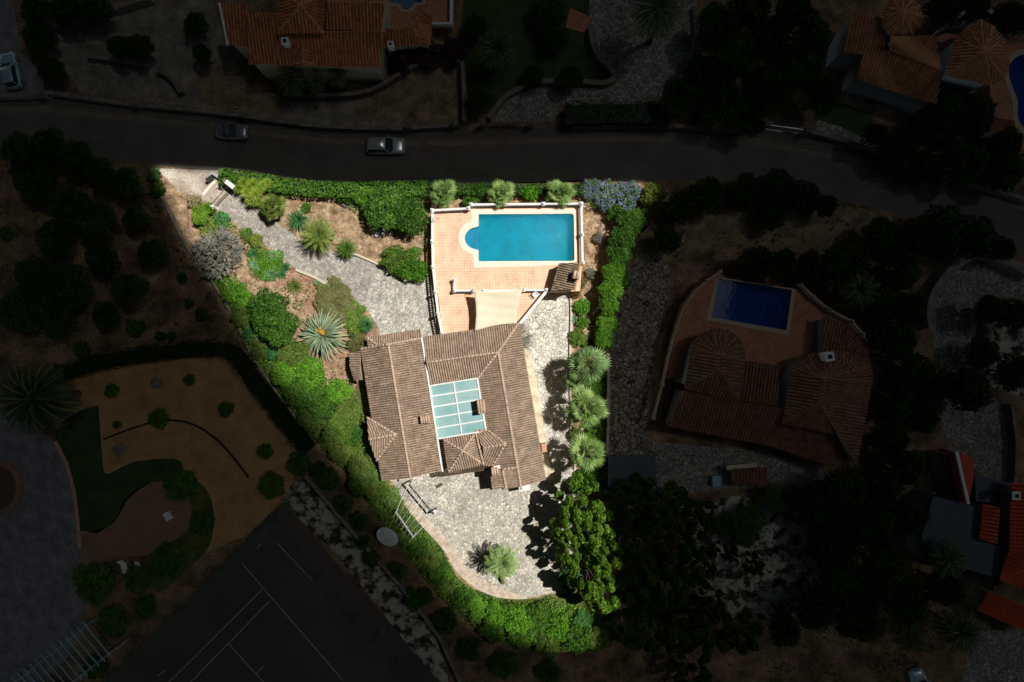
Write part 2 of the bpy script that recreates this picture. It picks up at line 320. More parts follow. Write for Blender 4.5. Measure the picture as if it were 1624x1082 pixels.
M['violet'] = leafmat('flower_violet', (.16,.15,.42), (.3,.29,.65), (.5,.48,.8), .2)
M['magenta'] = leafmat('flower_magenta', (.06,.008,.05), (.16,.02,.12), (.25,.03,.2), .2)
M['orange'] = leafmat('flower_orange', (.5,.2,.02), (.7,.35,.03), (.8,.5,.05), .1)
# car paints
M['carsilver'] = plain('silver_paint', (.5,.53,.53), .25, .4, .6, .02)
M['cardark'] = plain('dark_blue_paint', (.22,.235,.28), .25, .4, .6, .02)
M['carwhite'] = plain('ice_blue_paint', (.3,.48,.55), .25, .2, .6, .02)
M['softtop'] = plain('soft_top', (.11,.1,.12), .8)
M['tyre'] = plain('tyre', (.02,.02,.02), .8)
M['rim'] = plain('rim', (.4,.4,.4), .3, .8)
M['lamp'] = plain('headlamp', (.6,.6,.58), .15)
M['redlamp'] = plain('tail_lamp', (.4,.03,.02), .2)

# ------------------------------------------------------------------ ground and sheets
def sheet(name, pts, z, mat, px=True, smooth=0, kind='structure', parent=None, hole=None):
    q = smoothpoly(pts, smooth) if smooth else pts
    q = pix(q, z) if px else q
    loops = [q]+([pix(hole, z)] if hole else [])
    flat = [p for l in loops for p in l]
    tri = tessellate_polygon([[Vector((p[0], p[1], 0)) for p in l] for l in loops])
    fs = []
    for t in tri:
        a, b, c = (flat[i] for i in t)
        fs.append(tuple(t) if (b[0]-a[0])*(c[1]-a[1])-(b[1]-a[1])*(c[0]-a[0]) > 0 else (t[0], t[2], t[1]))
    mb = MB(); mb.add([(p[0], p[1], z) for p in flat], fs)
    o = mb.build(name, mat, parent)
    if kind: tag(o, kind=kind)
    return o
sheet('ground', [(-900,-900),(900,-900),(900,900),(-900,900)], 0, M['earth'], px=False)
L1, L2, L3, L4 = .004, .008, .012, .016
road_top = [(-900,150),(-300,160),(0,171),(81,170),(183,181),(325,193),(425,208),(538,220),(640,223),(750,222),(900,217),(1019,215),(1110,216),(1207,223),(1326,244),(1456,273),(1585,311),(1624,325),(1900,420),(2400,640)]
road_bot = [(2400,760),(1900,510),(1622,402),(1485,352),(1385,330),(1326,316),(1155,288),(1000,285),(900,290),(750,292),(572,293),(450,282),(390,273),(236,262),(151,248),(0,242),(-300,230),(-900,220)]
sheet('road', road_top+road_bot, L1, M['asphalt'])
sheet('road_gutter', road_top+[(x, y+9) for x, y in road_top[::-1]], L2, M['gutter'])
def strip(name, pts, width, z0, z1, mat, parent=None, px=True, side=0, mb=None):
    q = [Vector(P2(x, y)) for x, y in pts] if px else [Vector(p) for p in pts]
    L = []; R = []
    for i, p in enumerate(q):
        d = (q[min(i+1, len(q)-1)]-q[max(0, i-1)]).normalized(); n = Vector((-d.y, d.x))
        L.append(tuple(p+n*(width/2+side))); R.append(tuple(p-n*(width/2-side)))
    own = mb is None; mb = mb or MB()
    mb.prism(L+R[::-1], z0, z1)
    return mb.build(name, mat, parent) if own else None
kerb_line = [(x, y-1) for x, y in road_top]
pv = MB()
strip('', [(x, y-8) for x, y in road_top], .95, 0, .12, None, mb=pv)
tag(pv.build('pavement', M['pavement']), kind='structure')
tag(strip('kerb', kerb_line, .14, 0, .135, M['gutter']), kind='structure')
# the central plot
sheet('garden_soil', [(250,270),(345,274),(560,296),(1045,290),(1010,380),(985,500),(968,600),(962,760),(975,900),(968,1020),(880,1030),(740,985),(640,880),(560,740),(470,650),(400,545),(330,430),(270,330)], L1, M['straw'], smooth=3)
sheet('bank_soil', [(330,430),(380,452),(440,500),(480,570),(560,590),(575,640),(600,760),(650,800),(700,870),(740,930),(830,950),(900,940),(970,960),(968,1025),(880,1030),(740,985),(640,880),(540,740),(450,650),(390,545)], L2, M['bankgrass'], smooth=3)
sheet('bed_soil', [(395,440),(470,428),(535,462),(600,520),(590,560),(560,620),(530,640),(500,600),(470,540),(480,470)], L3, M['redsoil'], smooth=3)
sheet('driveway', [(258,268),(345,273),(372,299),(410,330),(454,364),(478,381),(535,401),(568,406),(599,419),(640,440),(690,440),(704,560),(604,560),(604,525),(586,497),(564,475),(531,460),(504,441),(466,423),(429,394),(393,370),(344,331),(315,311),(285,301)], L3, M['drive'])
sheet('apron', [(246,267),(390,272),(372,297),(345,332),(315,314),(285,303),(262,282)], L4, M['concrete'])
sheet('yard_paving', [(592,432),(640,444),(690,444),(704,560),(604,560),(600,520),(586,497),(576,486),(585,460)], L4, M['yard'])
sheet('east_paving', [(822,512),(845,470),(906,466),(905,560),(906,650),(905,705),(915,760),(905,800),(860,800),(780,700),(780,560)], L3, M['paving'], smooth=2)
sheet('courtyard_paving', [(600,700),(870,700),(916,765),(935,800),(945,870),(900,930),(830,948),(790,944),(755,930),(725,905),(702,868),(672,835),(645,800),(622,765)], L4, M['court'], smooth=3)
sheet('court_edge', [(640,800),(672,838),(702,870),(725,908),(755,932),(790,948),(835,950),(828,944),(800,936),(768,922),(745,903),(728,880),(712,858),(688,832),(655,800)], .02, M['edge'], smooth=3)
tag(strip('house_path', [(823,515),(838,575),(852,650),(862,720),(870,762)], .95, 0, .06, M['creamstrip']), kind='structure')
# neighbours' ground
sheet('yard_gravel', [(78,52),(150,35),(240,6),(335,-10),(345,30),(375,110),(395,120),(395,150),(450,160),(560,160),(600,145),(680,103),(733,100),(738,200),(650,203),(500,196),(330,172),(130,150),(95,100)], L1, M['gravel'])
sheet('ochre_patch', [(315,110),(395,108),(395,140),(440,150),(445,175),(380,178),(325,165)], L2, M['ochregravel'], smooth=3)
sheet('front_patch', [(590,150),(680,108),(730,112),(732,198),(600,192),(560,180)], L2, M['ochregravel'], smooth=2)
sheet('side_yard', [(-60,-20),(22,10),(30,80),(90,150),(-60,158)], L1, M['bluegravel'], smooth=2)
sheet('lawn', [(738,-20),(930,-20),(945,60),(965,130),(850,133),(800,160),(745,170)], L1, M['lawn'], smooth=2)
sheet('turning_circle', [(950,-20),(1090,-20),(1103,40),(1095,90),(1060,145),(1010,165),(890,164),(880,190),(770,197),(785,182),(805,160),(850,140),(960,140),(975,125),(945,90),(936,40)], L2, M['cobble'], smooth=3)
sheet('orange_patio', [(904,13),(925,22),(938,28),(930,53),(897,44)], L3, M['tileD'])
sheet('side_lawn', [(1300,150),(1380,180),(1390,225),(1320,205),(1290,190)], L1, M['lawn'])
sheet('hill_lawn', [(1455,180),(1530,200),(1600,260),(1560,280),(1450,225)], L1, M['lawn'])
sheet('stone_verge', [(1296,190),(1330,200),(1385,225),(1385,236),(1330,222),(1290,205)], L3, M['cobble'])
sheet('rubble_slope', [(1020,360),(1100,345),(1250,330),(1330,325),(1400,345),(1400,400),(1250,390),(1140,395),(1060,430),(1000,500),(1005,420)], L1, M['ochregravel'], smooth=3)
sheet('neighbour_path', [(1035,400),(1070,440),(1050,500),(1035,600),(1025,700),(1035,800),(962,780),(962,600),(975,500),(1000,420)], L2, M['darkpave'], smooth=2)
sheet('neighbour_yard', [(1030,700),(1200,715),(1345,755),(1330,790),(1230,775),(1150,775),(1035,790)], L3, M['cobble'])
sheet('gravel_slope', [(1120,800),(1200,790),(1300,830),(1330,900),(1280,960),(1200,985),(1100,960),(1090,880)], L1, M['mottle'], smooth=3)
sheet('curved_drive', [(1700,425),(1560,418),(1520,430),(1482,470),(1478,540),(1495,590),(1492,650),(1505,720),(1545,745),(1600,770),(1598,700),(1585,640),(1545,600),(1540,510),(1570,470),(1700,480)], L2, M['cobble'], smooth=3)
sheet('rock_garden', [(1540,520),(1580,480),(1660,500),(1660,620),(1590,620),(1545,590)], L1, M['mottle'], smooth=3)
sheet('corner_drive', [(1540,1000),(1650,1000),(1650,1120),(1520,1120)], L1, M['cobble'])
# left garden
sheet('sand_garden', [(70,612),(180,582),(350,563),(372,580),(400,630),(450,690),(478,725),(455,790),(390,850),(320,880),(240,880),(130,860),(95,700)], L1, M['sand'])
sheet('lawn_garden', [(85,715),(105,665),(150,644),(157,655),(163,735),(172,752),(210,733),(275,727),(290,740),(286,762),(240,765),(200,795),(180,830),(125,842)], L2, M['lawn'], smooth=2)
sheet('round_patio', [(125,850),(178,832),(200,790),(245,764),(300,775),(322,800),(330,860),(250,880),(130,880)], L2, M['sand2'], smooth=3)
sheet('left_drive', [(-80,640),(20,655),(85,700),(112,760),(125,860),(130,1000),(60,1082),(-80,1140)], L3, M['bluegravel'], smooth=2)
tag(strip('brick_edging', [(88,700),(106,735),(118,780),(124,830),(127,870)], .35, 0, .08, M['brick']), kind='structure')
sheet('planted_border', [(300,760),(335,790),(335,860),(300,900),(250,940),(235,880),(300,840)], L3, M['bankgrass'], smooth=3)
sheet('tennis_ground', [(440,805),(452,800),(690,1070),(720,1140),(120,1140),(180,1070),(300,952)], L2, M['courtfloor'])
sheet('rubble_strip', [(452,797),(488,760),(560,850),(640,935),(690,1010),(712,1090),(660,1040),(590,950),(520,865)], L3, M['mottle'], smooth=2)
def court_line(pts):
    return strip('line', pts, .09, .02, .026, None, mb=cl)
cl = MB()
for pts in ([(385,895),(545,1080)], [(415,936),(262,1088)], [(428,953),(285,1100)], [(362,1020),(425,1090)], [(250,1072),(262,1064)], [(440,862),(495,920)], [(408,870),(414,862)], [(405,1070),(418,1056)]):
    court_line(pts)
tag(cl.build('court_markings', M['line']), kind='structure')

# ------------------------------------------------------------------ added unseen deck above the camera, gap shaped to light only the plot
CZ = 112.0
gap = [(246,268),(300,269),(390,275),(440,285),(560,298),(700,296),(850,295),(1000,292),(1026,300),(1004,350),(985,400),(975,460),(958,520),(944,580),(936,640),(934,700),(922,755),(912,800),(912,850),(920,900),(928,960),(930,1015),(896,1028),(850,1022),(795,1004),(745,975),(700,925),(672,885),(640,845),(602,795),(565,755),(530,712),(485,660),(440,605),(395,540),(355,470),(315,410),(280,350),(258,300)]
gwid = [.3]*9+[.4]*14+[.8,2.0,3.0,3.4,3.4,3.2,3.0,3.0,3.0,2.8,2.6,2.4,2.2,2.0,1.8,1.5,1.1,.7]
gwid = (gwid+[.7]*len(gap))[:len(gap)]
gw0 = [P2(x, y) for x, y in smoothpoly(gap, 3)]; gn = []; gwd = [gwid[i//3]*(1-(i % 3)/3)+gwid[(i//3+1) % len(gap)]*((i % 3)/3) for i in range(len(gw0))]
for i in range(len(gw0)):
    a, b = Vector(gw0[i-3]), Vector(gw0[(i+3) % len(gw0)]); d = (b-a).normalized(); gn.append(Vector((-d.y, d.x)))   # outline runs clockwise: outward is left
gw = [(p[0]-n_.x*w_*.5, p[1]-n_.y*w_*.5) for p, n_, w_ in zip(gw0, gn, gwd)]
gc = (sum(p[0] for p in gw)/len(gw), sum(p[1] for p in gw)/len(gw))
m_, t_, b_ = newmat('shade_deck'); t_.nodes.remove(b_)
tr = N(t_, 'ShaderNodeBsdfTransparent'); df = N(t_, 'ShaderNodeBsdfDiffuse'); df.inputs[0].default_value = (.07,.075,.08,1)
ms = N(t_, 'ShaderNodeMixShader'); ms.inputs[0].default_value = .845
t_.links.new(tr.outputs[0], ms.inputs[1]); t_.links.new(df.outputs[0], ms.inputs[2]); t_.links.new(ms.outputs[0], t_.nodes['Material Output'].inputs[0])
cm = MB(); n = len(gw); fr = [0, 0, .02, .05, .1, .18, .3, .5, .75, 1]; dn = []
vs = []
for lay in (0, 1):
    for j, f in enumerate(fr):
        for i, p in enumerate(gw):
            ang = math.atan2(p[1]-gc[1], p[0]-gc[0]); R = 900*(1+.1*math.sin(3*ang+1)+.06*math.sin(7*ang))
            x = p[0]*(1-f)+(gc[0]+R*math.cos(ang))*f; y = p[1]*(1-f)+(gc[1]+R*math.sin(ang))*f
            if j == 1: x += gn[i].x*gwd[i]*(1+.2*mnoise.noise(Vector((p[0]*.3, p[1]*.3, 5)))); y += gn[i].y*gwd[i]
            dn.append(0.0 if j == 0 else 1.0)
            bump = (mnoise.noise(Vector((x*.02, y*.02, lay*9)))+.6)*12*min(1, f*8)*(1-f**4)
            z = CZ+(3+bump if lay else -bump*.3)
            vs.append((x+SUNV.x*z, y+SUNV.y*z, z))
fs = []; K = len(fr)
for j in range(K-1):
    for i in range(n):
        a, b = j*n+i, j*n+(i+1) % n
        fs.append((a, b, b+n, a+n)); o_ = K*n; fs.append((a+n+o_, b+n+o_, b+o_, a+o_))
for i in range(n):
    i2 = (i+1) % n; o_ = K*n
    fs.append((i2, i, i+o_, i2+o_)); e = (K-1)*n; fs.append((e+i, e+i2, e+i2+o_, e+i+o_))
cm.add(vs, fs); clo = tag(cm.build('shade_deck', m_, smooth=True), kind='structure')
at_ = clo.data.attributes.new('shade_cover', 'FLOAT', 'POINT'); at_.data.foreach_set('value', dn)
an_ = N(t_, 'ShaderNodeAttribute', attribute_name='shade_cover'); mu_ = N(t_, 'ShaderNodeMath', operation='MULTIPLY'); mu_.inputs[1].default_value = .85
t_.links.new(an_.outputs['Fac'], mu_.inputs[0]); t_.links.new(mu_.outputs[0], ms.inputs[0])

# ------------------------------------------------------------------ roofs and buildings
def roof_plane(bm, uvl, pts, pitch=.245, course=.44, amp=.09, seg=5):
    """pts: world points of one convex plane. Adds barrel tiles clipped to the outline."""
    c = sum(pts, Vector())/len(pts)
    n = Vector((0, 0, 0))
    for i in range(len(pts)):
        a, b = pts[i]-c, pts[(i+1) % len(pts)]-c; n += a.cross(b)
    n.normalize()
    if n.z < 0: n = -n
    d = Vector((n.x, n.y, 0))
    d = Vector((0, -1, 0)) if d.length < .02 else d.normalized()
    v = (d-n*d.dot(n)).normalized(); u = v.cross(n).normalized()
    us = [(p-c).dot(u) for p in pts]; vs_ = [(p-c).dot(v) for p in pts]
    u0 = math.floor(min(us)/pitch)*pitch; v0 = math.floor(min(vs_)/course)*course
    nu = int((max(us)-u0)/pitch)+1; nv = int((max(vs_)-v0)/course)+1
    tb = bmesh.new(); tl = tb.loops.layers.uv.new('UVMap')
    r0, r1 = random.randint(0, 900), random.randint(0, 900)
    prof = []
    for k in range(seg+1):
        t = k/seg; prof.append((t, amp*(math.sin(PI*min(1, t/.62)) if t < .62 else -.55*math.sin(PI*(t-.62)/.38))))
    for i in range(nu):
        for j in range(nv):
            jit = random.uniform(-.008, .008)
            va, vb = v0+j*course, v0+(j+1)*course
            low = [tb.verts.new(c+u*(u0+(i+t)*pitch)+v*va+n*(h+.0+jit)) for t, h in prof]
            hig = [tb.verts.new(c+u*(u0+(i+t)*pitch)+v*vb+n*(h*1.08+.05+jit)) for t, h in prof]
            for k in range(seg):
                f = tb.faces.new((low[k], hig[k], hig[k+1], low[k+1]))
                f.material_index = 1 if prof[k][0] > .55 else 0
                for l in f.loops: l[tl].uv = (i+.5+r0, j+.5+r1)
    m = len(pts)
    for i in range(m):
        a, b = pts[i], pts[(i+1) % m]; e = (b-a).normalized(); nn = e.cross(n)
        if nn.dot(c-a) > 0: nn = -nn
        bmesh.ops.bisect_plane(tb, geom=tb.verts[:]+tb.edges[:]+tb.faces[:], plane_co=a, plane_no=nn, clear_outer=True)
    # slab beneath
    fv = [tb.verts.new(p-n*.03) for p in pts]; bv = [tb.verts.new(p-n*.14) for p in pts]
    fl = [tb.faces.new(fv), tb.faces.new(bv[::-1])]+[tb.faces.new((fv[i], bv[i], bv[(i+1) % m], fv[(i+1) % m])) for i in range(m)]
    for f in fl:
        for l in f.loops: l[tl].uv = (.5, .5)
    me = bpy.data.meshes.new('t'); tb.to_mesh(me); tb.free(); bm.from_mesh(me); bpy.data.meshes.remove(me)
def make_roof(name, parent, planes, mat, ridges=(), rmat=None, rr=.13, **kw):
    bm = bmesh.new(); uvl = bm.loops.layers.uv.new('UVMap')
    for pl in planes:
        q = [P(*p) for p in pl]
        # flatten to the plane through the points
        roof_plane(bm, uvl, q, **kw)
    off = parent_off(parent)
    bmesh.ops.translate(bm, verts=bm.verts, vec=-off)
    me = bpy.data.meshes.new(name); bm.to_mesh(me); bm.free(); me.materials.append(mat); me.materials.append(PAN_SHADE[mat.name])
    o = bpy.data.objects.new(name, me); COL.objects.link(o); o.parent = parent
    if ridges:
        for r in ridges:
            mb = MB(); a, b = P(*r[0]), P(*r[1]); L = (b-a).length; k = max(1, int(L/.4))
            for i in range(k):
                p, q = a.lerp(b, i/k), a.lerp(b, (i+1)/k+.02)
                mb.tube([p+Vector((0,0,.05)), q+Vector((0,0,.03))], [rr, rr*.86], 8)
            mb.build('ridge_cap', rmat or M['ridge'], o, smooth=True)
    return o
def walls(name, parent, plane_sets, mat, inset=.4, drop=.16):
    """solid walls under roof planes; each set of planes shares one centroid."""
    mb = MB()
    for planes in plane_sets:
        allp = [P(*p) for pl in planes for p in pl]
        c = sum(allp, Vector())/len(allp)
        for pl in planes:
            q = [P(*p) for p in pl]
            qs = []
            for p in q:
                d = Vector((p.x-c.x, p.y-c.y)); L = max(d.length, .01); k = max(.05, (L-inset*1.3)/L)
                qs.append((c.x+d.x*k, c.y+d.y*k, p.z-drop))
            pc = [(x, y) for x, y, z in qs]; nrm = {(x, y): z for x, y, z in qs}
            mb.prism(pc, -.05, 0, zf=lambda x, y: nrm[(x, y)]-.05)
    return mb.build(name, mat, parent)
def window(parent, a, b, t, z, w_=1.2, h_=1.1, arch=False):
    a = Vector(a); b = Vector(b); d = (b-a).normalized(); n = Vector((d.y, -d.x, 0)); c = a.lerp(b, t)+n*.02; c.z = z
    f = MB()
    for s_ in (-1, 1): f.bar(c+d*(s_*w_/2)+Vector((0,0,-h_/2)), c+d*(s_*w_/2)+Vector((0,0,h_/2)), .07, .07)
    for zz in (-h_/2, h_/2): f.bar(c-d*(w_/2)+Vector((0,0,zz)), c+d*(w_/2)+Vector((0,0,zz)), .09, .07)
    f.bar(c+Vector((0,0,-h_/2)), c+Vector((0,0,h_/2)), .05, .05)
    wo = f.build('window', M['white'], parent)
    g = MB(); g.bar(c-d*(w_/2-.03), c+d*(w_/2-.03), .03, h_-.06); g.build('pane', M['glass'], wo)
    s_ = MB(); s_.bar(c-d*(w_/2+.1)+n*.08+Vector((0,0,-h_/2-.07)), c+d*(w_/2+.1)+n*.08+Vector((0,0,-h_/2-.07)), .2, .06); s_.build('sill', M['white'], wo)
def door(parent, a, b, t, w_=1.0, h_=2.1, mat=None):
    a = Vector(a); b = Vector(b); d = (b-a).normalized(); n = Vector((d.y, -d.x, 0)); c = a.lerp(b, t)+n*.03; c.z = h_/2
    f = MB(); f.bar(c-d*w_/2, c+d*w_/2, .08, h_); do = f.build('door', mat or M['wood'], parent)
    g = MB(); g.bar(c+d*(w_/2-.12)+n*.06, c+d*(w_/2-.24)+n*.06, .05, .04); g.build('handle', M['rim'], do)
def chimney(parent, px, py, zt, wx=.9, wy=.7, h=1.1, rot=0, mat=None, cap='tile', name='chimney'):
    c = P(px, py, zt); R = Matrix.Rotation(rot, 4, 'Z'); mb = MB()
    def bx(x0,x1,y0,y1,z0,z1,m): 
        t = MB(); t.box(x0,x1,y0,y1,z0,z1); m.add([c+R@Vector(v)-Vector((0,0,0)) for v in t.v], t.f)
    bx(-wx/2,wx/2,-wy/2,wy/2,-h-.4,-.22,mb)
    o = mb.build(name, mat or M['brick'], parent)
    k = MB()
    if cap == 'tile':
        for sx in (-1, 1):
            for sy in (-1, 1): bx(sx*wx/2-.07*sx-.06, sx*wx/2-.07*sx+.06, sy*wy/2-.07*sy-.06, sy*wy/2-.07*sy+.06, -.22, -.04, k)
        nb = max(2, int(wx/.24))
        for i in range(nb):
            x = -wx/2+(i+.5)*wx/nb; t = MB(); t.tube([(x, -wy/2-.08, 0), (x, wy/2+.08, 0)], wx/nb*.48, 8); k.add([c+R@Vector(v) for v in t.v], t.f)
        k.build('cap', M['ridge'] if mat is None else M['brick'], o, smooth=True)
    else:
        bx(-wx/2-.06,wx/2+.06,-wy/2-.06,wy/2+.06,-.22,-.12,k); k.build('cap', M['white'], o)
        f = MB(); bx(-wx/4,wx/4,-wy/4,wy/4,-.12,.0,f); f.build('flue', M['soot'], o)
    return o

# ---- main villa
villa = empty('villa', P(720,650), 'large L-plan villa with weathered brown tile roofs around a glazed courtyard', 'house')
W_ = [[(572,553,3.1),(616,546,4.6),(651,758,4.6),(605,763,3.1)], [(616,546,4.6),(667,537,3.7),(700,747,3.7),(651,758,4.6)]]
N_ = [[(670,535,3.0),(823,512,3.0),(790,559,4.3),(676,575,4.3)], [(676,575,4.3),(790,559,4.3),(758,600,3.25),(681,612,3.25)]]
E1 = [(823,512,3.0),(866,761,3.0),(826,772,4.3),(790,559,4.3)]
E2 = [(790,559,4.3),(826,772,4.3),(781,776,3.2),(758,600,3.3)]
low = [[(582,535,2.5),(666,522,2.5),(670,537,3.0),(600,548,3.0)], [(582,535,2.5),(600,548,3.0),(584,551,2.6)]]
sm = [[(555,560,2.4),(571,557,2.9),(571,580,2.9),(555,582,2.4)], [(555,582,2.4),(571,580,2.9),(574,603,2.9),(562,603,2.4)]]
dorm = [[(582,662,3.45),(628,689,4.25),(585,697,4.05)], [(585,697,4.05),(628,689,4.25),(597,731,3.45)]]
def pyr(c4, ap): return [[c4[i], c4[(i+1) % len(c4)], ap] for i in range(len(c4))]
pav = pyr([(703,697,3.0),(756,684,3.0),(767,737,3.0),(711,749,3.0)], (734,715,3.95))
hip = [[(754,684,3.35),(773,682,3.6),(802,704,4.4),(766,711,3.95)], [(766,711,3.95),(802,704,4.4),(780,741,3.4),(767,737,3.3)]]
walls('wall', villa, [W_, N_, [E1, E2], low, sm, pav], M['cream'], .45)
wr = make_roof('roof', villa, W_, M['roof'], [((616,546,4.6),(651,758,4.6)), ((572,553,3.1),(616,546,4.6)), ((616,546,4.6),(667,537,3.7))])
nr = make_roof('roof', villa, N_, M['roof'], [((676,575,4.3),(790,559,4.3))])
er = make_roof('roof', villa, [E1, E2], M['roof'], [((790,559,4.3),(826,772,4.3)), ((823,512,3.0),(790,559,4.3)), ((790,559,4.3),(758,600,3.3))])
make_roof('roof', villa, low, M['roof'], [((582,535,2.5),(600,548,3.0)), ((600,548,3.02),(670,537,3.05))])
make_roof('roof', villa, sm, M['roof'])
make_roof('roof', villa, dorm, M['roof'], [((585,697,4.05),(628,689,4.25)), ((582,662,3.45),(628,689,4.25)), ((597,731,3.45),(628,689,4.25))])
make_roof('roof', villa, pav, M['roof'], [(p, (734,715,3.95)) for p in ((703,697,3.0),(756,684,3.0),(767,737,3.0),(711,749,3.0))])
make_roof('roof', villa, hip, M['roof'], [((766,711,3.95),(802,704,4.4)), ((754,684,3.4),(773,682,3.62)), ((773,682,3.6),(802,704,4.4)), ((780,741,3.4),(802,704,4.4)), ((754,684,3.4),(767,737,3.35))])
pb = MB(); pb.bar(P(669,535,3.75), P(702,748,3.75), .16, .3); pb.build('parapet', M['white'], villa)
# glazed courtyard
g4 = [P(682,612,3.4), P(757,600,3.5), P(771,683,3.5), P(694,696,3.4)]
gm = MB(); gm.add(g4+[p-Vector((0,0,.06)) for p in g4], [(0,3,2,1),(4,5,6,7),(0,1,5,4),(1,2,6,5),(2,3,7,6),(3,0,4,7)])
go = gm.build('glass_roof', M['glassroof'], villa)
fm = MB(); zz = Vector((0,0,.05))
for j in range(6): a, b = g4[0].lerp(g4[3], j/5), g4[1].lerp(g4[2], j/5); fm.bar(a+zz, b+zz, .13, .1)
for i in range(3): a, b = g4[0].lerp(g4[1], i/2), g4[3].lerp(g4[2], i/2); fm.bar(a+zz*1.3, b+zz*1.3, .12 if i == 1 else .18, .12)
fm.build('glazing_bar', M['white'], go)
chimney(wr, 674, 665, 4.9, 1.0, .65, 1.0, .12, cap='tile'); chimney(er, 763, 645, 5.0, .8, 1.3, 1.6, .12)
chimney(er, 785, 748, 4.5, .75, .75, 1.1, .1)
m = MB(); m.bar(P(783,742,4.35), P(793,740,4.35), .35, .25); m.build('vent_cap', M['white'], er)
# small stepped roof beside the chimney, lattice eave, white canopy, clay box
make_roof('roof', villa, [[(797,745,3.75),(820,741,4.15),(826,772,4.2),(803,776,3.7)]], M['roof'], [((797,745,3.85),(821,741,4.25)), ((797,745,3.8),(803,776,3.75))])
lt = MB()
for i in range(34):
    a = P(697, 756, 2.75).lerp(P(779, 744, 2.75), i/33); lt.bar(a, a+Vector((-.08,.75,.1)), .1, .1)
lt.bar(P(697,756,2.65), P(779,744,2.65), .1, .12); lt.build('eave_lattice', M['wood'], villa)
cb = MB(); cb.bar(P(823,775,2.5), P(841,772,2.5), .6, .12); cb.build('door_canopy', M['white'], villa)
cb = MB(); cb.bar(P(862,703,1.2), P(864,716,1.2), .5, .9); cb.build('meter_box', M['brick'], villa)
sa, sb = P(608,757), P(696,744)
for t in (.25, .7): window(villa, (sa.x+.6, sa.y+.35, 0), (sb.x-.3, sb.y+.6, 0), t, 1.5)
door(villa, P(800,768), P(822,766), .5)

# ---- pool terraces
def balustrade(label, pts, z0, h=.85, step=.24, mat=None, group=None, closed=False, cat='balustrade'):
    mat = mat or M['white']
    q = [P(x, y, z0) for x, y in pts]; root = empty('balustrade', q[0], label, cat, group)
    tr_, br_, n = MB(), MB(), 0; total = sum((q[i+1]-q[i]).length for i in range(len(q)-1)); step = max(step, total/98)
    proto = None
    for a, b in zip(q[:-1], q[1:]):
        up = Vector((0,0,h)); tr_.bar(a+up, b+up, .2, .09); br_.bar(a+Vector((0,0,.05)), b+Vector((0,0,.05)), .18, .1)
        L = (b-a).length; k = max(1, int(L/step))
        for i in range(k):
            p = a.lerp(b, (i+.5)/k)
            if proto is None:
                m = MB(); m.lathe([(.05,0),(.05,.06),(.035,.1),(.075,.28),(.06,.4),(.03,.55),(.05,.66),(.05,.72)], 6); proto = m.build('baluster', mat, None); ob = proto
            else: ob = proto.copy(); COL.objects.link(ob)
            ob.parent = root; ob.location = p-q[0]+Vector((0,0,.1)); ob.scale = (1, 1, (h-.15)/.72)
    tr_.build('top_rail', mat, root); br_.build('base_rail', mat, root)
    pp = None
    for i, p in enumerate(q):
        if pp is None:
            m = MB(); m.box(-.14,.14,-.14,.14,0,h+.1); m.box(-.18,.18,-.18,.18,h+.1,h+.16); m.lathe([(.04,h+.16),(.12,h+.22),(.13,h+.3),(.07,h+.38)], 8); pp = m.build('post', mat, None); ob = pp
        else: ob = pp.copy(); COL.objects.link(ob)
        ob.parent = root; ob.location = p-q[0]
    return root
ZT = 1.6
def pool(prefix, label, outer, hole_cop, water, zt, tilem, copm, basinm, waterm, floor_z=.1, deckname='pool_terrace', wallm=None):
    """deck prism with pool hole, coping ring, basin, water."""
    mb = MB(); mb.prism(pix(outer, zt), 0, zt-.001, hole=pix(hole_cop, zt))
    tag(mb.build(deckname, tilem), kind='structure')
    root = empty('swimming_pool', P(sum(p[0] for p in water)/len(water), sum(p[1] for p in water)/len(water), floor_z), label, 'swimming pool')
    c = MB(); c.prism(pix(hole_cop, zt), zt-.12, zt+.03, hole=pix(water, zt)); c.build('coping', copm, root)
    w2 = pix(water, zt); cx = sum(p[0] for p in w2)/len(w2); cy = sum(p[1] for p in w2)/len(w2)
    big = [(cx+(x-cx)*1.004, cy+(y-cy)*1.004) for x, y in w2]; n = len(w2)
    b = MB(); b.prism(big, floor_z-.1, floor_z); 
    ar = sum(big[i][0]*big[(i+1) % n][1]-big[(i+1) % n][0]*big[i][1] for i in range(n))
    vs = [(x, y, floor_z) for x, y in big]+[(x, y, zt-.121) for x, y in big]
    b.add(vs, [((i+1) % n, i, i+n, (i+1) % n+n) if ar > 0 else (i, (i+1) % n, (i+1) % n+n, i+n) for i in range(n)])
    b.build('basin', basinm, root)
    wm = MB(); tri = tessellate_polygon([[Vector((x, y, 0)) for x, y in w2]])
    wm.add([(x, y, zt-.16) for x, y in w2], [t if ((w2[t[1]][0]-w2[t[0]][0])*(w2[t[2]][1]-w2[t[0]][1])-(w2[t[1]][1]-w2[t[0]][1])*(w2[t[2]][0]-w2[t[0]][0])) > 0 else (t[0], t[2], t[1]) for t in tri])
    wm.build('water', waterm, root)
    return root
def arc(cx, cy, rx, ry, a0, a1, n=12): return [(cx+rx*math.cos(math.radians(a0+(a1-a0)*i/n)), cy-ry*math.sin(math.radians(a0+(a1-a0)*i/n))) for i in range(n+1)]
deck = [(686,336),(746,333),(748,327),(921,326),(923,420),(920,462),(866,463),(824,513),(822,530),(704,545),(702,530),(695,470),(688,420)]
cop = [(748,333),(913,332),(914,418),(909,420),(751,425),(750,406)]+arc(753,377,26,27,263,97,12)+[(748,350)]
wat = [(759,340),(907,339),(910,342),(911,412),(908,414),(760,414.5),(759,412),(759,397)]+arc(759,378,22,18,262,98,12)+[(759,359)]
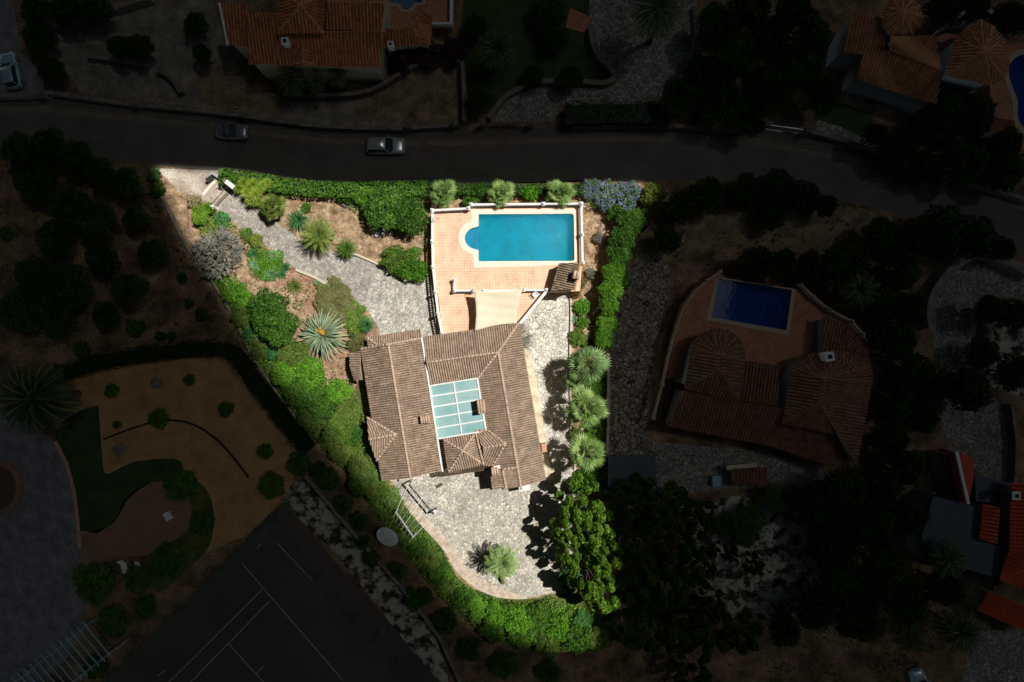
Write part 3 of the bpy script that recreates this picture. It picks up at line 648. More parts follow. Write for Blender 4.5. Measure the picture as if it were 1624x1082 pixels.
pl = pool('', 'large turquoise rectangular pool with a rounded stepped end and cream coping', deck, cop, wat, ZT, M['tile'], M['coping'], M['poolblue'], M['water'])
st = MB()
for k, (r, zz_) in enumerate(((22.5,.55),(22.2,.8),(22,1.05))):
    xs = 759-[0,6.5,13][k]
    pts = [(x, y) for x, y in arc(759,378,22.5,18.5,270,90,24) if x <= xs+.01]
    if pts: st.prism(pix([(xs, pts[0][1])]+pts+[(xs, pts[-1][1])], ZT), .11 if k == 0 else [.11,.55,.8][k], zz_)
st.build('step', M['poolstep'], pl)
pk = plain('terrace_wall', (.5,.46,.4), .8)
balustrade('white balustrade along the north edge right behind the turquoise pool', [(748,327),(802,326.5),(861,326),(920,325.5)], ZT, group='white terrace balustrades')
balustrade('short white balustrade at the north-west corner of the tiled terrace', [(687,336),(744,333)], ZT, group='white terrace balustrades')
balustrade('white balustrade down the east side of the turquoise pool', [(921,327),(922,374),(923,418)], ZT, group='white terrace balustrades')
balustrade('long bending white balustrade on the west edge of the tiled terrace', [(687,338),(687,385),(688,425),(692,464),(696,498),(702,528)], ZT, group='white terrace balustrades')
balustrade('short L-shaped white balustrade left of the shade sail', [(722,445),(722,462),(751,462)], ZT, group='white terrace balustrades')
balustrade('white balustrade partly under the top edge of the shade sail', [(768,462),(818,462)], ZT, group='white terrace balustrades')
balustrade('white balustrade between the shade sail and the tiled barbecue roof', [(830,461),(866,461)], ZT, group='white terrace balustrades')
def wall_path(name, pts, width, h, mat, label, cat='wall', group=None, z0=-.02, capm=None, smooth=0):
    if smooth: pts = smoothpoly(pts, smooth, False)
    base = P(*pts[0]); root = empty(name, base, label, cat, group)
    strip('wall_body', pts, width, z0, h, mat, root); strip('wall_cap', pts, width+.08, h, h+.06, capm or mat, root)
    return root
wp = empty('parapet_wall', P(866,463), 'diagonal white parapet wall running from the barbecue to the villa roof corner', 'wall')
m = MB(); m.bar(P(866,463,2.05), P(825,513,2.05), .2, .95); m.build('wall_body', M['white'], wp)
m = MB(); m.bar(P(866,463,2.56), P(825,513,2.56), .3, .07); m.build('wall_cap', M['white'], wp)
# shade sail
sail = empty('shade_sail', P(790,490,ZT), 'cream fabric shade sail stretched over the tiled terrace beside the villa', 'shade sail')
c4 = [P(751,461,3.9), P(829,459,3.9), P(819,513,3.35), P(753,525,3.35)]; nn_ = 16; sv = []; sf = []
for i in range(nn_+1):
    for j in range(nn_+1):
        u_, v_ = i/nn_, j/nn_
        k1 = math.sin(PI*u_)*.35; k2 = math.sin(PI*v_)*.35
        uu = u_+(.5-u_)*2*k2*.12*abs(2*u_-1); vv = v_+(.5-v_)*2*k1*.12*abs(2*v_-1)
        p = (c4[0].lerp(c4[1], uu)).lerp(c4[3].lerp(c4[2], uu), vv)
        p.z -= .28*math.sin(PI*u_)*math.sin(PI*v_)+.05*math.sin(u_*11+v_*5)*(.3+v_)+.03*math.sin(v_*23-u_*6); sv.append(p)
for i in range(nn_):
    for j in range(nn_): a = i*(nn_+1)+j; sf.append((a, a+1, a+nn_+2, a+nn_+1))
m = MB(); m.add(sv, sf); so_ = m.build('canvas', M['sail'], sail, True); md = so_.modifiers.new('thickness', 'SOLIDIFY'); md.thickness = .02
for x, y in ((750,458),(831,457)):
    m = MB(); b0 = P(x, y, ZT); p1 = P(x, y, 4.0); m.tube([(p1.x, p1.y, ZT), p1], .05, 8); m.build('pole', M['grey'], sail)
# barbecue shelter
bbq = empty('barbecue_shelter', P(897,440,ZT), 'barbecue shelter with a mossy brown tile roof by the south-east pool corner', 'shelter')
bp_ = [[(886,418,3.5),(920,416,3.9),(911,460,3.9),(874,461,3.5)]]
bro = make_roof('roof', bbq, bp_, M['roofdark'], [((920,416,3.9),(911,460,3.9))], M['ridgeT'])
m = MB(); q = [P2(918,420,3.9), P2(909,459,3.9), P2(903,459,3.9), P2(912,420,3.9)]; m.prism(q, 0, 3.7); m.build('back_wall', M['cream'], bbq)
for x, y in ((877,458),(888,421)):
    m = MB(); a = P(x, y, 3.4); m.box(a.x-.12, a.x+.12, a.y-.12, a.y+.12, ZT, 3.42); m.build('pillar', M['white'], bbq)
chimney(bro, 914, 436, 4.9, .7, .7, 1.3, -.2)
def pot(px, py, r, label, z=ZT, plant=None, mat=None):
    root = empty('plant_pot', P(px, py, z), label, 'plant pot', 'clay pots on the terrace')
    m = MB(); m.lathe([(r*.6,0),(r*.95,r*1.3),(r,r*1.5),(r*.85,r*1.5),(r*.8,r*1.25)], 12); m.build('pot', mat or M['clay'], root, True)
    m = MB(); m.lathe([(r*.8,r*1.15),(r*.1,r*1.18)], 10); m.build('soil', M['wood'], root)
pot(835, 477, .2, 'round clay pot, leftmost of three on the tiles right of the sail')
pot(842, 478, .22, 'round clay pot nearest the diagonal parapet wall')
pot(838, 484, .2, 'round clay pot, lowest of three on the tiles right of the sail')
# white garden chair
gc_ = empty('garden_chair', P(849,468,ZT), 'white garden chair standing by the diagonal parapet wall', 'chair', rz=.6)
for nm, bx_ in (('seat', (-.25,.25,-.25,.25,.4,.45)), ('backrest', (-.25,.25,.23,.28,.5,.95)), ('leg', (-.25,-.21,-.25,-.21,0,.4)), ('leg', (.21,.25,-.25,-.21,0,.4)), ('leg', (-.25,-.21,.21,.25,0,.5)), ('leg', (.21,.25,.21,.25,0,.5)), ('armrest', (-.3,-.24,-.25,.25,.62,.66)), ('armrest', (.24,.3,-.25,.25,.62,.66))):
    t = MB(); t.box(*bx_); o = t.build(nm, M['white'], None); o.parent = gc_
def shower(px, py):
    r = empty('pool_shower', P(px, py, ZT), 'thin curved outdoor shower pole at the west terrace edge', 'shower')
    m = MB(); m.tube([P(px, py, ZT), P(px, py, ZT)+Vector((0,0,1.9)), P(px, py, ZT)+Vector((.25,.1,2.15)), P(px, py, ZT)+Vector((.6,.0,2.1))], .035, 6); m.build('pole', M['grey'], r)
    m = MB(); c = P(px, py, ZT)+Vector((.6,0,2.0)); m.lathe([(.03,.1),(.1,.02),(.1,0)], 10, c); m.build('shower_head', M['grey'], r)
shower(689, 352)

# ---- house D (east neighbour)
terrD = [(1140,432),(1152,441),(1262,458),(1300,490),(1345,512),(1372,550),(1383,590),(1300,600),(1180,590),(1085,600),(1060,600),(1068,540),(1085,482),(1110,452)]
copD = [(1135,440),(1262,459),(1251,532),(1121,508)]
watD = [(1140,442),(1256,460),(1247,524),(1129,503)]
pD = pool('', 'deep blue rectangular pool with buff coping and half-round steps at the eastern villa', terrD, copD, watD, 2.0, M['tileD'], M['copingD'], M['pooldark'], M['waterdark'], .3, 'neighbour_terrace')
st = MB()
for k, r in enumerate((24, 18, 12, 6)):
    st.prism(pix(arc(1250,495,r,r,100,262,14), 2.0), .31, .55+.3*k)
st.build('step', M['pooldark'], pD)
balustrade('buff balustrade curving along the west edge of the red terrace', [(1139,432),(1118,446),(1098,464),(1083,485),(1070,520),(1060,555),(1048,610),(1034,662)], 2.0, mat=M['copingD'], group='buff balustrades of the eastern villa')
balustrade('buff balustrade curving along the north-east edge of the red terrace', [(1265,452),(1285,472),(1310,492),(1345,510),(1362,530),(1376,556)], 2.0, mat=M['copingD'], group='buff balustrades of the eastern villa')
D = empty('villa', P(1230,640), 'sprawling villa with two round-ended brown tile roofs east of the crazy paving path', 'house')
def fan(arcp, ap): return [[arcp[i], arcp[i+1], ap] for i in range(len(arcp)-1)]
zD = 5.2
a1 = [(x, y, zD) for x, y in arc(1138,565,44,44,180,-8,10)]
D1 = fan(a1, (1145,563,6.6))+[[a1[0],(1145,563,6.6),(1141,586,6.6),(1085,617,zD)], [(1085,617,zD),(1141,586,6.6),(1172,636,zD)], [(1172,636,zD),(1141,586,6.6),(1145,563,6.6),a1[-1]]]
a2 = [(x, y, zD) for x, y in arc(1318,600,66,44,168,-6,12)]
D2 = fan(a2, (1303,600,6.8))+[[a2[0],(1303,600,6.8),(1299,638,6.8),(1240,672,zD)], [(1240,672,zD),(1299,638,6.8),(1330,690,5.6)], [a2[-1],(1303,600,6.8),(1299,638,6.8),(1358,738,zD)]]
D3 = [[(1182,572,4.8),(1236,580,4.8),(1234,645,5.1),(1173,634,5.1)]]
D4 = [[(1082,620,4.8),(1240,648,4.8),(1215,706,3.6),(1058,676,3.6)], [(1240,648,4.8),(1352,692,4.8),(1345,748,3.6),(1215,706,3.6)]]
D5 = [[(1306,500,4.0),(1344,518,4.0),(1340,562,4.4),(1304,560,4.4)], [(1344,518,4.0),(1376,556,4.0),(1382,590,4.2),(1340,575,4.4)]]
walls('wall', D, [D1, D2, D3, D4, D5], M['bluewall'], .4)
K2 = dict(pitch=.34, course=.5, seg=4, amp=.11)
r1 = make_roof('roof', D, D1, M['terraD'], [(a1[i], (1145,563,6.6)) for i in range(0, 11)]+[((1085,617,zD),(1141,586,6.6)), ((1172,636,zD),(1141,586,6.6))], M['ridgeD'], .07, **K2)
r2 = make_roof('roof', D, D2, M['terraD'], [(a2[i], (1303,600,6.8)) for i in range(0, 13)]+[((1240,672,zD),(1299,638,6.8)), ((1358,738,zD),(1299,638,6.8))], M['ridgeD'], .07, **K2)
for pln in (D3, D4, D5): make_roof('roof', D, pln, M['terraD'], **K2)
chimney(r2, 1317, 566, 7.2, .8, .8, 1.2, .2, M['white'], cap='box')
for t in (.3, .7): window(D, P(1088,560), P(1080,615), t, 2.8, 1.0, 1.4)
shed = empty('shed', P(1190,760), 'small shed with a brown tile roof and pale ledge south of the eastern villa', 'shed')
sp_ = [[(1166,744,2.5),(1216,741,2.5),(1220,772,2.1),(1164,768,2.1)]]
walls('wall', shed, [sp_], M['cream'], .3); make_roof('roof', shed, sp_, M['terraD'], **K2)
m = MB(); m.bar(P(1152,742,1.8), P(1200,738,1.8), .5, .2); m.build('ledge', M['cream'], shed)
m = MB(); a = P(1137,763,.9); m.box(a.x-.4,a.x+.4,a.y-.5,a.y+.5,0,.9); m.box(a.x-.45,a.x+.45,a.y-.55,a.y+.55,.9,.96); tag(m.build('storage_box', M['carwhite']), 'pale blue garden storage box left of the small brown shed', 'storage box')
cp = empty('carport', P(1000,745), 'carport with a grey corrugated metal roof beside the crazy paving path', 'carport')
m = MB(); A, B, C_, D_ = P(964,722,2.6), P(1040,722,2.6), P(1042,772,2.4), P(964,772,2.4); nc = 40
for i in range(nc):
    a, b = A.lerp(B, i/nc), D_.lerp(C_, i/nc); c, d = A.lerp(B, (i+1)/nc), D_.lerp(C_, (i+1)/nc); o1 = Vector((0,0,.05 if i % 2 else 0)); o2 = Vector((0,0,0 if i % 2 else .05))
    m.add([a+o1, b+o1, d+o2, c+o2], [(0,1,2,3)])
m.build('roof', M['flatroof'], cp)
for q in (A, B, C_, D_): m = MB(); m.box(q.x-.06,q.x+.06,q.y-.06,q.y+.06,0,2.42); m.build('post', M['steel'], cp)

# ---- house A (north)
terrA = [(608,48),(660,44),(700,46),(716,40),(716,-60),(540,-60),(560,-40),(600,0)]
copA = [(556,-40),(676,-40),(674,8),(662,9)]+[(655,17),(645,20),(636,18),(629,10)]+[(560,4)]
watA = [(562,-34),(671,-34),(669,4),(658,5)]+[(652,13),(645,15.5),(638,14),(633,6)]+[(565,0)]
pool('', 'pale pool with a small rounded lobe at the top edge behind the terracotta villa', terrA, copA, watA, 1.8, M['tileD'], M['copingD'], M['poolpale'], M['waterdark'], .2, 'north_terrace')
wa = empty('terrace_wall', P(717,40), 'white wall closing the red terrace at the top of the picture', 'wall')
m = MB(); m.bar(P(716,41,2.0), P(717,-60,2.0), .25, 1.4); m.bar(P(683,41,2.0), P(716,41,2.0), .2, 1.2); m.build('wall_body', M['white'], wa)
A_ = empty('villa', P(500,60), 'north villa with bright terracotta roofs and white gable ends across the road', 'house')
A1 = [[(348,5,6.6),(392,7,6.6),(392,75,5),(361,71,5)]]
A2 = [[(392,20,6.8),(441,20,6.8),(441,102,5),(395,103,5)], [(441,52,6.3),(607,50,6.3),(603,107,5),(441,104,5)]]
A3 = [[(441,53,6.9),(513,53,6.9),(476,8,8.2)], [(441,53,6.9),(441,-12,6.9),(476,8,8.2)], [(513,53,6.9),(518,-12,6.9),(476,8,8.2)], [(441,-12,6.9),(518,-12,6.9),(476,8,8.2)]]
A4 = [[(519,3,7.6),(611,5,7.6),(605,50,6.6),(516,47,6.6)], [(519,3,7.6),(611,5,7.6),(612,-30,6.6),(520,-30,6.6)]]
A5 = [[(607,46,4.6),(655,46,4.6),(670,71,3.6),(606,76,3.6)], [(655,46,4.6),(656,23,4.6),(686,21,3.6),(683,72,3.6),(670,71,3.6)]]
A6 = [[(480,67,6.4),(462,99,5.4),(480,101,6.2)], [(480,67,6.4),(504,104,5.4),(480,101,6.2)]]
walls('wall', A_, [A1, A2, A3, A4, A5], M['shadewall'], .35)
K3 = dict(pitch=.34, course=.5, seg=4, amp=.11)
make_roof('roof', A_, A1, M['terracotta'], [((348,5,6.7),(361,71,5.1))], M['white'], .12, **K3)
ra = make_roof('roof', A_, A2, M['terracotta'], [((441,52,6.4),(607,50,6.4))], M['ridgeT'], .1, **K3)
make_roof('roof', A_, A3, M['terracotta'], [(p, (476,8,8.2)) for p in ((441,53,6.9),(513,53,6.9),(441,-12,6.9),(518,-12,6.9))], M['ridgeT'], .1, **K3)
make_roof('roof', A_, A4, M['terracotta'], [((519,3,7.6),(611,5,7.6)), ((611,5,7.6),(605,50,6.6))], M['ridgeT'], .1, **K3)
make_roof('roof', A_, A5, M['terracotta'], [((655,46,4.6),(670,71,3.6))], M['ridgeT'], .1, **K3)
make_roof('roof', A_, A6, M['terracotta'], [((480,67,6.4),(480,101,6.2))], M['ridgeT'], .1, **K3)
m = MB(); m.add([P(463,100,5.3), P(503,105,5.3), P(480,100,6.1), P(463,99,4.9), P(503,104,4.9)], [(0,1,2),(0,3,4,1)]); m.build('gable', M['white'], A_)
chimney(ra, 451, 64, 6.9, .6, .6, .9, 0, M['white'], cap='box'); chimney(ra, 619, 69, 4.9, .5, .5, .8, 0, M['white'], cap='box')
wa_, wb_ = P(401,98,5), P(598,102,5); wa_.z = wb_.z = 0
for t in (.1, .3, .55, .8): window(A_, wa_+Vector((.3,.42,0)), wb_+Vector((0,.42,0)), t, 3.6, 1.2, 1.2)

# ---- house C (north-east)
Cc = empty('villa', P(1450,100), 'north-east villa with conical orange tile towers beside a curvy blue pool', 'house')
t1 = [(x, y, 6.2) for x, y in arc(1430,27,33,33,0,360,12)]; T1 = fan(t1, (1432,18,8.2))
C1 = [[(1352,20,5.6),(1404,28,5.6),(1403,92,4.8),(1337,82,4.8)]]
C2 = [[(1413,58,6.6),(1483,57,6.6),(1494,113,5.4),(1412,80,5.4)]]
C3 = [[(1412,80,5.2),(1494,113,5.2),(1485,166,3.8),(1420,146,3.8)], [(1370,87,5.0),(1412,80,5.2),(1420,146,3.8),(1355,125,3.8)]]
t2 = [(1515,60,6.2),(1535,42,6.2),(1555,32,6.2),(1575,42,6.2),(1594,68,6.2),(1602,100,6.2),(1592,125,6.2),(1572,136,6.2),(1500,120,6.2)]
T2 = fan(t2+[t2[0]], (1560,80,8.0))
C6 = [[(1572,185,3),(1610,192,3),(1606,214,2.5),(1570,209,2.5)]]
walls('wall', Cc, [T1, C1, C2, C3, T2, C6], M['bluewall'], .35)
make_roof('roof', Cc, T1, M['orangeroof'], [(p, (1432,18,8.2)) for p in t1[:-1]], M['ridgeT'], .08, **K3)
for q in (C1, C2, C3, C6): make_roof('roof', Cc, q, M['orangeroof'], **K3)
make_roof('roof', Cc, T2, M['orangeroof'], [(p, (1560,80,8.0)) for p in t2], M['ridgeT'], .08, **K3)
m = MB(); m.prism(pix([(1483,60),(1500,52),(1530,58),(1520,75),(1497,76)], 3.5), 0, 3.5); m.build('roof_terrace', M['tileD'], Cc)
terrC = [(1570,135),(1600,70),(1700,60),(1700,240),(1600,235),(1572,200)]
copC = smoothpoly([(1600,90),(1625,78),(1680,90),(1690,180),(1640,215),(1608,200),(1606,165),(1597,140),(1592,110)], 3)
watC = smoothpoly([(1606,96),(1627,86),(1674,96),(1682,176),(1640,206),(1616,193),(1614,160),(1606,140),(1599,112)], 3)
pool('', 'curvy kidney-shaped deep blue pool at the right edge of the picture', terrC, copC, watC, 1.6, M['tileD'], M['copingD'], M['pooldark'], M['waterdark'], .1, 'upper_terrace')
wall_path('garden_wall', [(1478,60),(1490,48),(1512,43),(1535,48)], .3, 4.0, M['bluewall'], 'pale curved wall between the two conical roofs', smooth=3)

# ---- house E (south-east)
E_ = empty('villa', P(1580,860), 'south-east villa with bright red roofs and dark grey flat roofs', 'house')
Er = [[(1505,716,4),(1516,716,4.5),(1535,799,4.5),(1523,796,4)]]
Er2 = [[(1559,799,4.4),(1586,806,4.8),(1581,862,4.8),(1553,855,4.4)]]
Er3 = [[(1603,765,4.8),(1660,775,5.6),(1660,900,5.6),(1601,868,4.8)], [(1601,868,4.8),(1660,900,5.6),(1660,950,4.8),(1585,920,4.4)]]
Er4 = [[(1567,938,4.4),(1660,975,4.4),(1660,1015,3.6),(1549,968,3.6)]]
walls('wall', E_, [Er, Er2, Er3, Er4], M['stonewall'], .35)
for q in (Er, Er2, Er3, Er4): make_roof('roof', E_, q, M['redroof'], pitch=.4, course=.5, seg=4, amp=.12)
m = MB(); m.prism(pix([(1480,788),(1535,800),(1556,806),(1552,857),(1582,866),(1600,871),(1584,918),(1540,905),(1470,890),(1462,850)], 3.6), 0, 3.6); m.build('flat_roof', M['flatroof'], E_)
m = MB(); m.prism(pix([(1546,755),(1602,768),(1598,800),(1548,795)], 3.0), 0, 3.0); m.build('flat_roof', M['flatroof'], E_)
m = MB(); m.prism(pix([(1518,718),(1544,726),(1544,760),(1536,797)], 3.0), 0, 3.0); m.build('roof_terrace', M['redroof'], E_)
m = MB(); m.bar(P(1516,716,4.7), P(1535,799,4.7), .3, .3); m.build('parapet', M['white'], E_)
chimney(E_, 1614, 787, 6.2, .7, .7, 1.2, 0, M['soot'], cap='box')

# ------------------------------------------------------------------ walls, gates, fences
wall_path('garden_wall', [(0,158),(60,156),(90,152),(203,168),(325,180)], .3, 1.0, M['stonewall'], 'low stone wall along the road in the upper left corner')
wall_path('garden_wall', [(325,180),(400,190),(494,203),(560,207),(648,209)], .3, 1.0, M['stonewall'], 'long low stone wall along the pavement behind the two parked cars')
wall_path('garden_wall', [(655,207),(722,203)], .3, 1.0, M['stonewall'], 'short stone wall between two road pillars right of the silver car')
wall_path('garden_wall', [(905,205),(1010,203),(1100,206),(1180,212)], .3, 1.0, M['stonewall'], 'stone wall between the road and the dark hedge at top centre')
wall_path('garden_wall', [(1275,212),(1330,226),(1400,248),(1500,282),(1624,322)], .3, 1.0, M['stonewall'], 'stone wall following the road bend in the upper right')
wall_path('garden_wall', [(75,48),(130,35),(190,20),(245,4)], .45, 1.2, M['stonewall'], 'retaining wall above the gravel yard at the top left')
wall_path('garden_wall', [(145,94),(190,99),(235,107)], .3, .9, M['stonewall'], 'short straight garden wall in the top left gravel yard')
wall_path('garden_wall', [(255,116),(270,122),(284,135),(293,152)], .4, 1.0, M['gutter'], 'curved pale wall beside the top left gravel yard', smooth=3)
wall_path('garden_wall', [(455,155),(520,157),(575,153),(610,140),(650,115),(680,103),(730,103)], .3, 1.2, M['stonewall'], 'curving garden wall in front of the terracotta villa', smooth=3)
wall_path('garden_wall', [(735,103),(737,150),(738,198)], .35, 1.3, M['stonewall'], 'straight boundary wall between the terracotta villa and the lawn')
wall_path('garden_wall', [(776,192),(785,178),(802,158),(830,142),(860,134),(910,133),(955,137),(972,128),(968,116),(948,95),(938,70),(936,45)], .45, 1.0, M['gutter'], 'long curving pale wall along the cobbled turning circle', smooth=3)
wall_path('garden_wall', [(1098,15),(1103,45),(1098,80),(1085,110)], .3, .8, M['stonewall'], 'low wall on the right rim of the cobbled turning circle', smooth=3)
wall_path('garden_wall', [(1465,520),(1462,490),(1475,455),(1505,422),(1540,405),(1575,415),(1624,438)], .8, 1.6, M['stonewall'], 'broad curved retaining wall around the cobbled drive on the right', smooth=3)
wall_path('garden_wall', [(1597,770),(1600,700),(1592,640)], .2, 1.2, M['stonewall'], 'thin wall on the right side of the cobbled drive above the red roofs')
wall_path('boundary_wall', [(905,468),(906,500),(904,560),(905,620),(906,690),(912,745)], .16, .25, M['cream'], 'low kerb wall between the cream paving and the fan palm bed')
wall_path('boundary_wall', [(962,560),(962,640),(960,720)], .2, 1.6, M['cream'], 'boundary wall between the fan palms and the neighbouring crazy paving')
wall_path('boundary_wall', [(246,285),(268,330),(300,395),(335,440),(372,500),(400,560),(440,620),(470,660),(490,720)], .16, .45, M['stonewall'], 'long low boundary wall down the west side of the lit plot', smooth=2)
wall_path('boundary_wall', [(470,428),(500,440),(532,459)], .2, .2, M['cream'], 'short pale kerb between the driveway and the agave bed')
wall_path('boundary_wall', [(535,400),(568,405),(600,419)], .15, .2, M['cream'], 'short pale kerb under the small palm beside the driveway')
wall_path('boundary_wall', [(490,752),(560,835),(640,925),(700,1005),(735,1082)], .25, 1.3, M['stonewall'], 'boundary wall along the east side of the pale rubble strip')
def pillar(px, py, label, h=2.0, group='road pillars', w_=.5, mat=None):
    r = empty('gate_pillar', P(px, py), label, 'pillar', group)
    c = P(px, py); m = MB(); m.box(c.x-w_/2,c.x+w_/2,c.y-w_/2,c.y+w_/2,0,h); m.build('shaft', mat or M['stonewall'], r)
    m = MB(); m.box(c.x-w_/2-.06,c.x+w_/2+.06,c.y-w_/2-.06,c.y+w_/2+.06,h,h+.08); m.lathe([(w_*.62,h+.08),(.05,h+.3)], 4, (c.x, c.y, 0)); m.build('cap', mat or M['gutter'], r)
pillar(81,155,'stone road pillar nearest the pale blue car in the upper left'); pillar(228,170,'stone road pillar in front of the top left gravel yard')
pillar(394,190,'stone road pillar behind the dark car'); pillar(652,207,'stone road pillar up and right of the silver car')
pillar(724,203,'stone road pillar at the foot of the straight boundary wall'); pillar(766,203,'stone road pillar left of the cobbled drive gate')
pillar(842,203,'stone road pillar right of the cobbled drive gate'); pillar(1207,205,'stone road pillar left of the white railing gate', mat=M['gutter']); pillar(1272,214,'stone road pillar right of the white railing gate')
def gate(a, b, label, h=1.5, mat=None, step=.2, z0=.1, cat='gate', name='gate'):
    A0, B0 = P(*a), P(*b); r = empty(name, A0, label, cat); mat = mat or M['steel']
    m = MB(); 
    for z in (z0, h): m.bar(A0+Vector((0,0,z)), B0+Vector((0,0,z)), .05, .06)
    for q in (A0, B0): m.bar(q+Vector((0,0,z0)), q+Vector((0,0,h)), .06, .06)
    m.build('frame', mat, r); m = MB(); L = (B0-A0).length; k = int(L/step)
    for i in range(1, k): p = A0.lerp(B0, i/k); m.bar(p+Vector((0,0,z0)), p+Vector((0,0,h)), .025, .025)
    m.build('bars', mat, r); return r
gate((660,206),(720,203),'dark iron driveway gate of the terracotta villa', mat=M['steel'], h=1.4) if False else None
gate((772,202),(838,202),'low iron gate across the cobbled drive at top centre')
gate((1210,205),(1270,213),'pale blue railing gate by the road in the upper right', mat=M['carwhite'])
# villa entrance gate
ep = empty('gate_pillar', P(365,292), 'white rendered slab pillar at the top of the lit driveway', 'pillar', 'villa entrance pillars')
m = MB(); m.bar(P(359,288,.8), P(370,297,.8), .4, 1.6); m.build('shaft', M['gutter'], ep); m = MB(); m.bar(P(358,287.5,1.63), P(371,297.5,1.63), .48, .07); m.build('cap', M['white'], ep)
pillar(343,331,'small white pillar on the left side of the lit driveway', 1.2, 'villa entrance pillars', .35, M['white'])
gate((370,300),(344,329),'dark iron gate closing the top of the lit driveway', 1.5)
g2 = empty('gate_rail', P(331,279), 'grey steel beam beside the hedge above the driveway gate', 'beam')
m = MB(); m.bar(P(336,274,.5), P(372,298,.5), .28, .3); m.build('beam', M['grey'], g2); m = MB(); m.bar(P(328,287,.6), P(337,281,.6), .35, .5); m.build('motor_box', M['steel'], g2)
tag(strip('drainage_grate', [(322,309),(331,298),(341,287)], .3, 0, .03, M['coping']), kind='structure')
def fence(pts, label, h=3.0, mat=None, step=2.6):
    q = [P(x, y) for x, y in pts]; r = empty('wire_fence', q[0], label, 'fence', 'tennis court fences'); mat = mat or M['green']
    rl = MB(); post = None
    for a, b in zip(q[:-1], q[1:]):
        for z in (.1, h/2, h): rl.bar(a+Vector((0,0,z)), b+Vector((0,0,z)), .06, .06)
        L = (b-a).length; k = max(1, int(L/step))
        for i in range(int(L/.35)): p = a.lerp(b, i*.35/L); rl.bar(p+Vector((0,0,.1)), p+Vector((0,0,h)), .012, .012)
        for i in range(k+1):
            p = a.lerp(b, i/k)
            if post is None: m = MB(); m.tube([(0,0,0),(0,0,h+.05)], .05, 6); post = m.build('post', mat, None); ob = post
            else: ob = post.copy(); COL.objects.link(ob)
            ob.parent = r; ob.location = p-q[0]
    rl.build('wire_mesh', mat, r)
fence([(170,1082),(300,955),(440,815),(488,756)], 'green wire fence on the north-west side of the tennis court')
fence([(440,822),(510,905),(600,1000),(665,1082)], 'green wire fence on the north-east side of the tennis court')
# satellite dish
dish = empty('satellite_dish', P(616,849), 'large white round satellite dish on the ground south-west of the villa', 'satellite dish')
m = MB(); pr = [(.02,0)]+[(1.25*i/8, .28*(i/8)**2) for i in range(1, 9)]; t = MB(); t.lathe(pr, 32); rt = Matrix.Rotation(.42, 4, 'X')@Matrix.Rotation(-.25, 4, 'Y'); c = P(616,849,1.5)
m.add([c+rt@Vector(v) for v in t.v], t.f[:-1]); m.build('reflector', M['white'], dish, True)
m = MB()
for a in (0, 2.1, 4.2): m.bar(c+rt@Vector((1.2*math.cos(a),1.2*math.sin(a),.28)), c+rt@Vector((0,0,1.0)), .03, .03)
m.build('feed_arm', M['grey'], dish); m = MB(); tt = MB(); tt.lathe([(.08,.9),(.1,1.0),(.04,1.1)], 8); m.add([c+rt@Vector(v) for v in tt.v], tt.f); m.build('feed_horn', M['grey'], dish)
m = MB(); g0 = P(616,849); m.tube([g0, c], .09, 8); m.build('mast', M['grey'], dish)
# pergola in the south yard
pg = empty('pergola', P(660,810), 'open slatted pergola with one white and one dark beam beside the south courtyard', 'pergola')
ZP = 2.4; a0, a1_, b0_, b1_ = P(628,812,ZP), P(656,852,ZP), P(648,768,ZP), P(688,816,ZP)
m = MB(); m.bar(a0, a1_, .13, .14); m.build('beam', M['white'], pg); m = MB(); m.bar(b0_, b1_, .14, .16); m.build('beam', M['steel'], pg)
for i in range(7):
    t = i/6; p, q = a0.lerp(a1_, t), b0_.lerp(b1_, t); d = (q-p).normalized()
    m = MB(); m.bar(p-d*.7+Vector((0,0,.1)), q+d*.3+Vector((0,0,.1)), .045, .04); m.build('slat', M['grey'] if i % 3 else M['white'], pg)
for q in (a0, a1_, b1_, b0_): m = MB(); m.bar((q.x,q.y,0), q, .12, .12); m.build('post', M['white'] if q is not b0_ else M['steel'], pg)
fl_ = empty('lamp_post', P(692,806), 'short white lamp post on the south courtyard paving beside the pergola', 'lamp post')
c = P(692,806); m = MB(); m.tube([c, c+Vector((0,0,1.3))], .09, 8); m.build('post', M['steel'], fl_); m = MB(); m.lathe([(.12,1.3),(.22,1.45),(.22,1.6),(.05,1.7)], 10, c); m.build('lamp_head', M['white'], fl_)
m = MB(); c = P(696,770,.1); m.bar(c-Vector((.3,.2,0)), c+Vector((.35,.15,0)), .35, .12); tag(m.build('door_mat', M['wood']), 'small dark brown mat lying on the south courtyard paving', 'mat')
# white slatted pergola bottom left
pw = empty('pergola', P(100,1030), 'white pergola with many parallel slats in the bottom left corner', 'pergola')
u0, u1 = P(146,986,2.6), P(20,1085,2.6)
m = MB(); m.bar(u0, u1, .14, .16); m.build('beam', M['carwhite'], pw); m = MB(); v0, v1 = P(182,1030,2.6), P(56,1129,2.6); m.bar(v0, v1, .14, .16); m.build('beam', M['carwhite'], pw)
pb_ = None
for i in range(13):
    p, q = u0.lerp(u1, (i+.9)/13.5), v0.lerp(v1, (i+.9)/13.5); d = (q-p).normalized(); m = MB(); m.bar(p-d*.6+Vector((0,0,.14)), q+d*.4+Vector((0,0,.14)), .12, .12); m.build('slat', M['carwhite'], pw)
for q in (u0, u1, v0, v1): m = MB(); m.bar((q.x,q.y,0), q, .14, .14); m.build('post', M['carwhite'], pw)
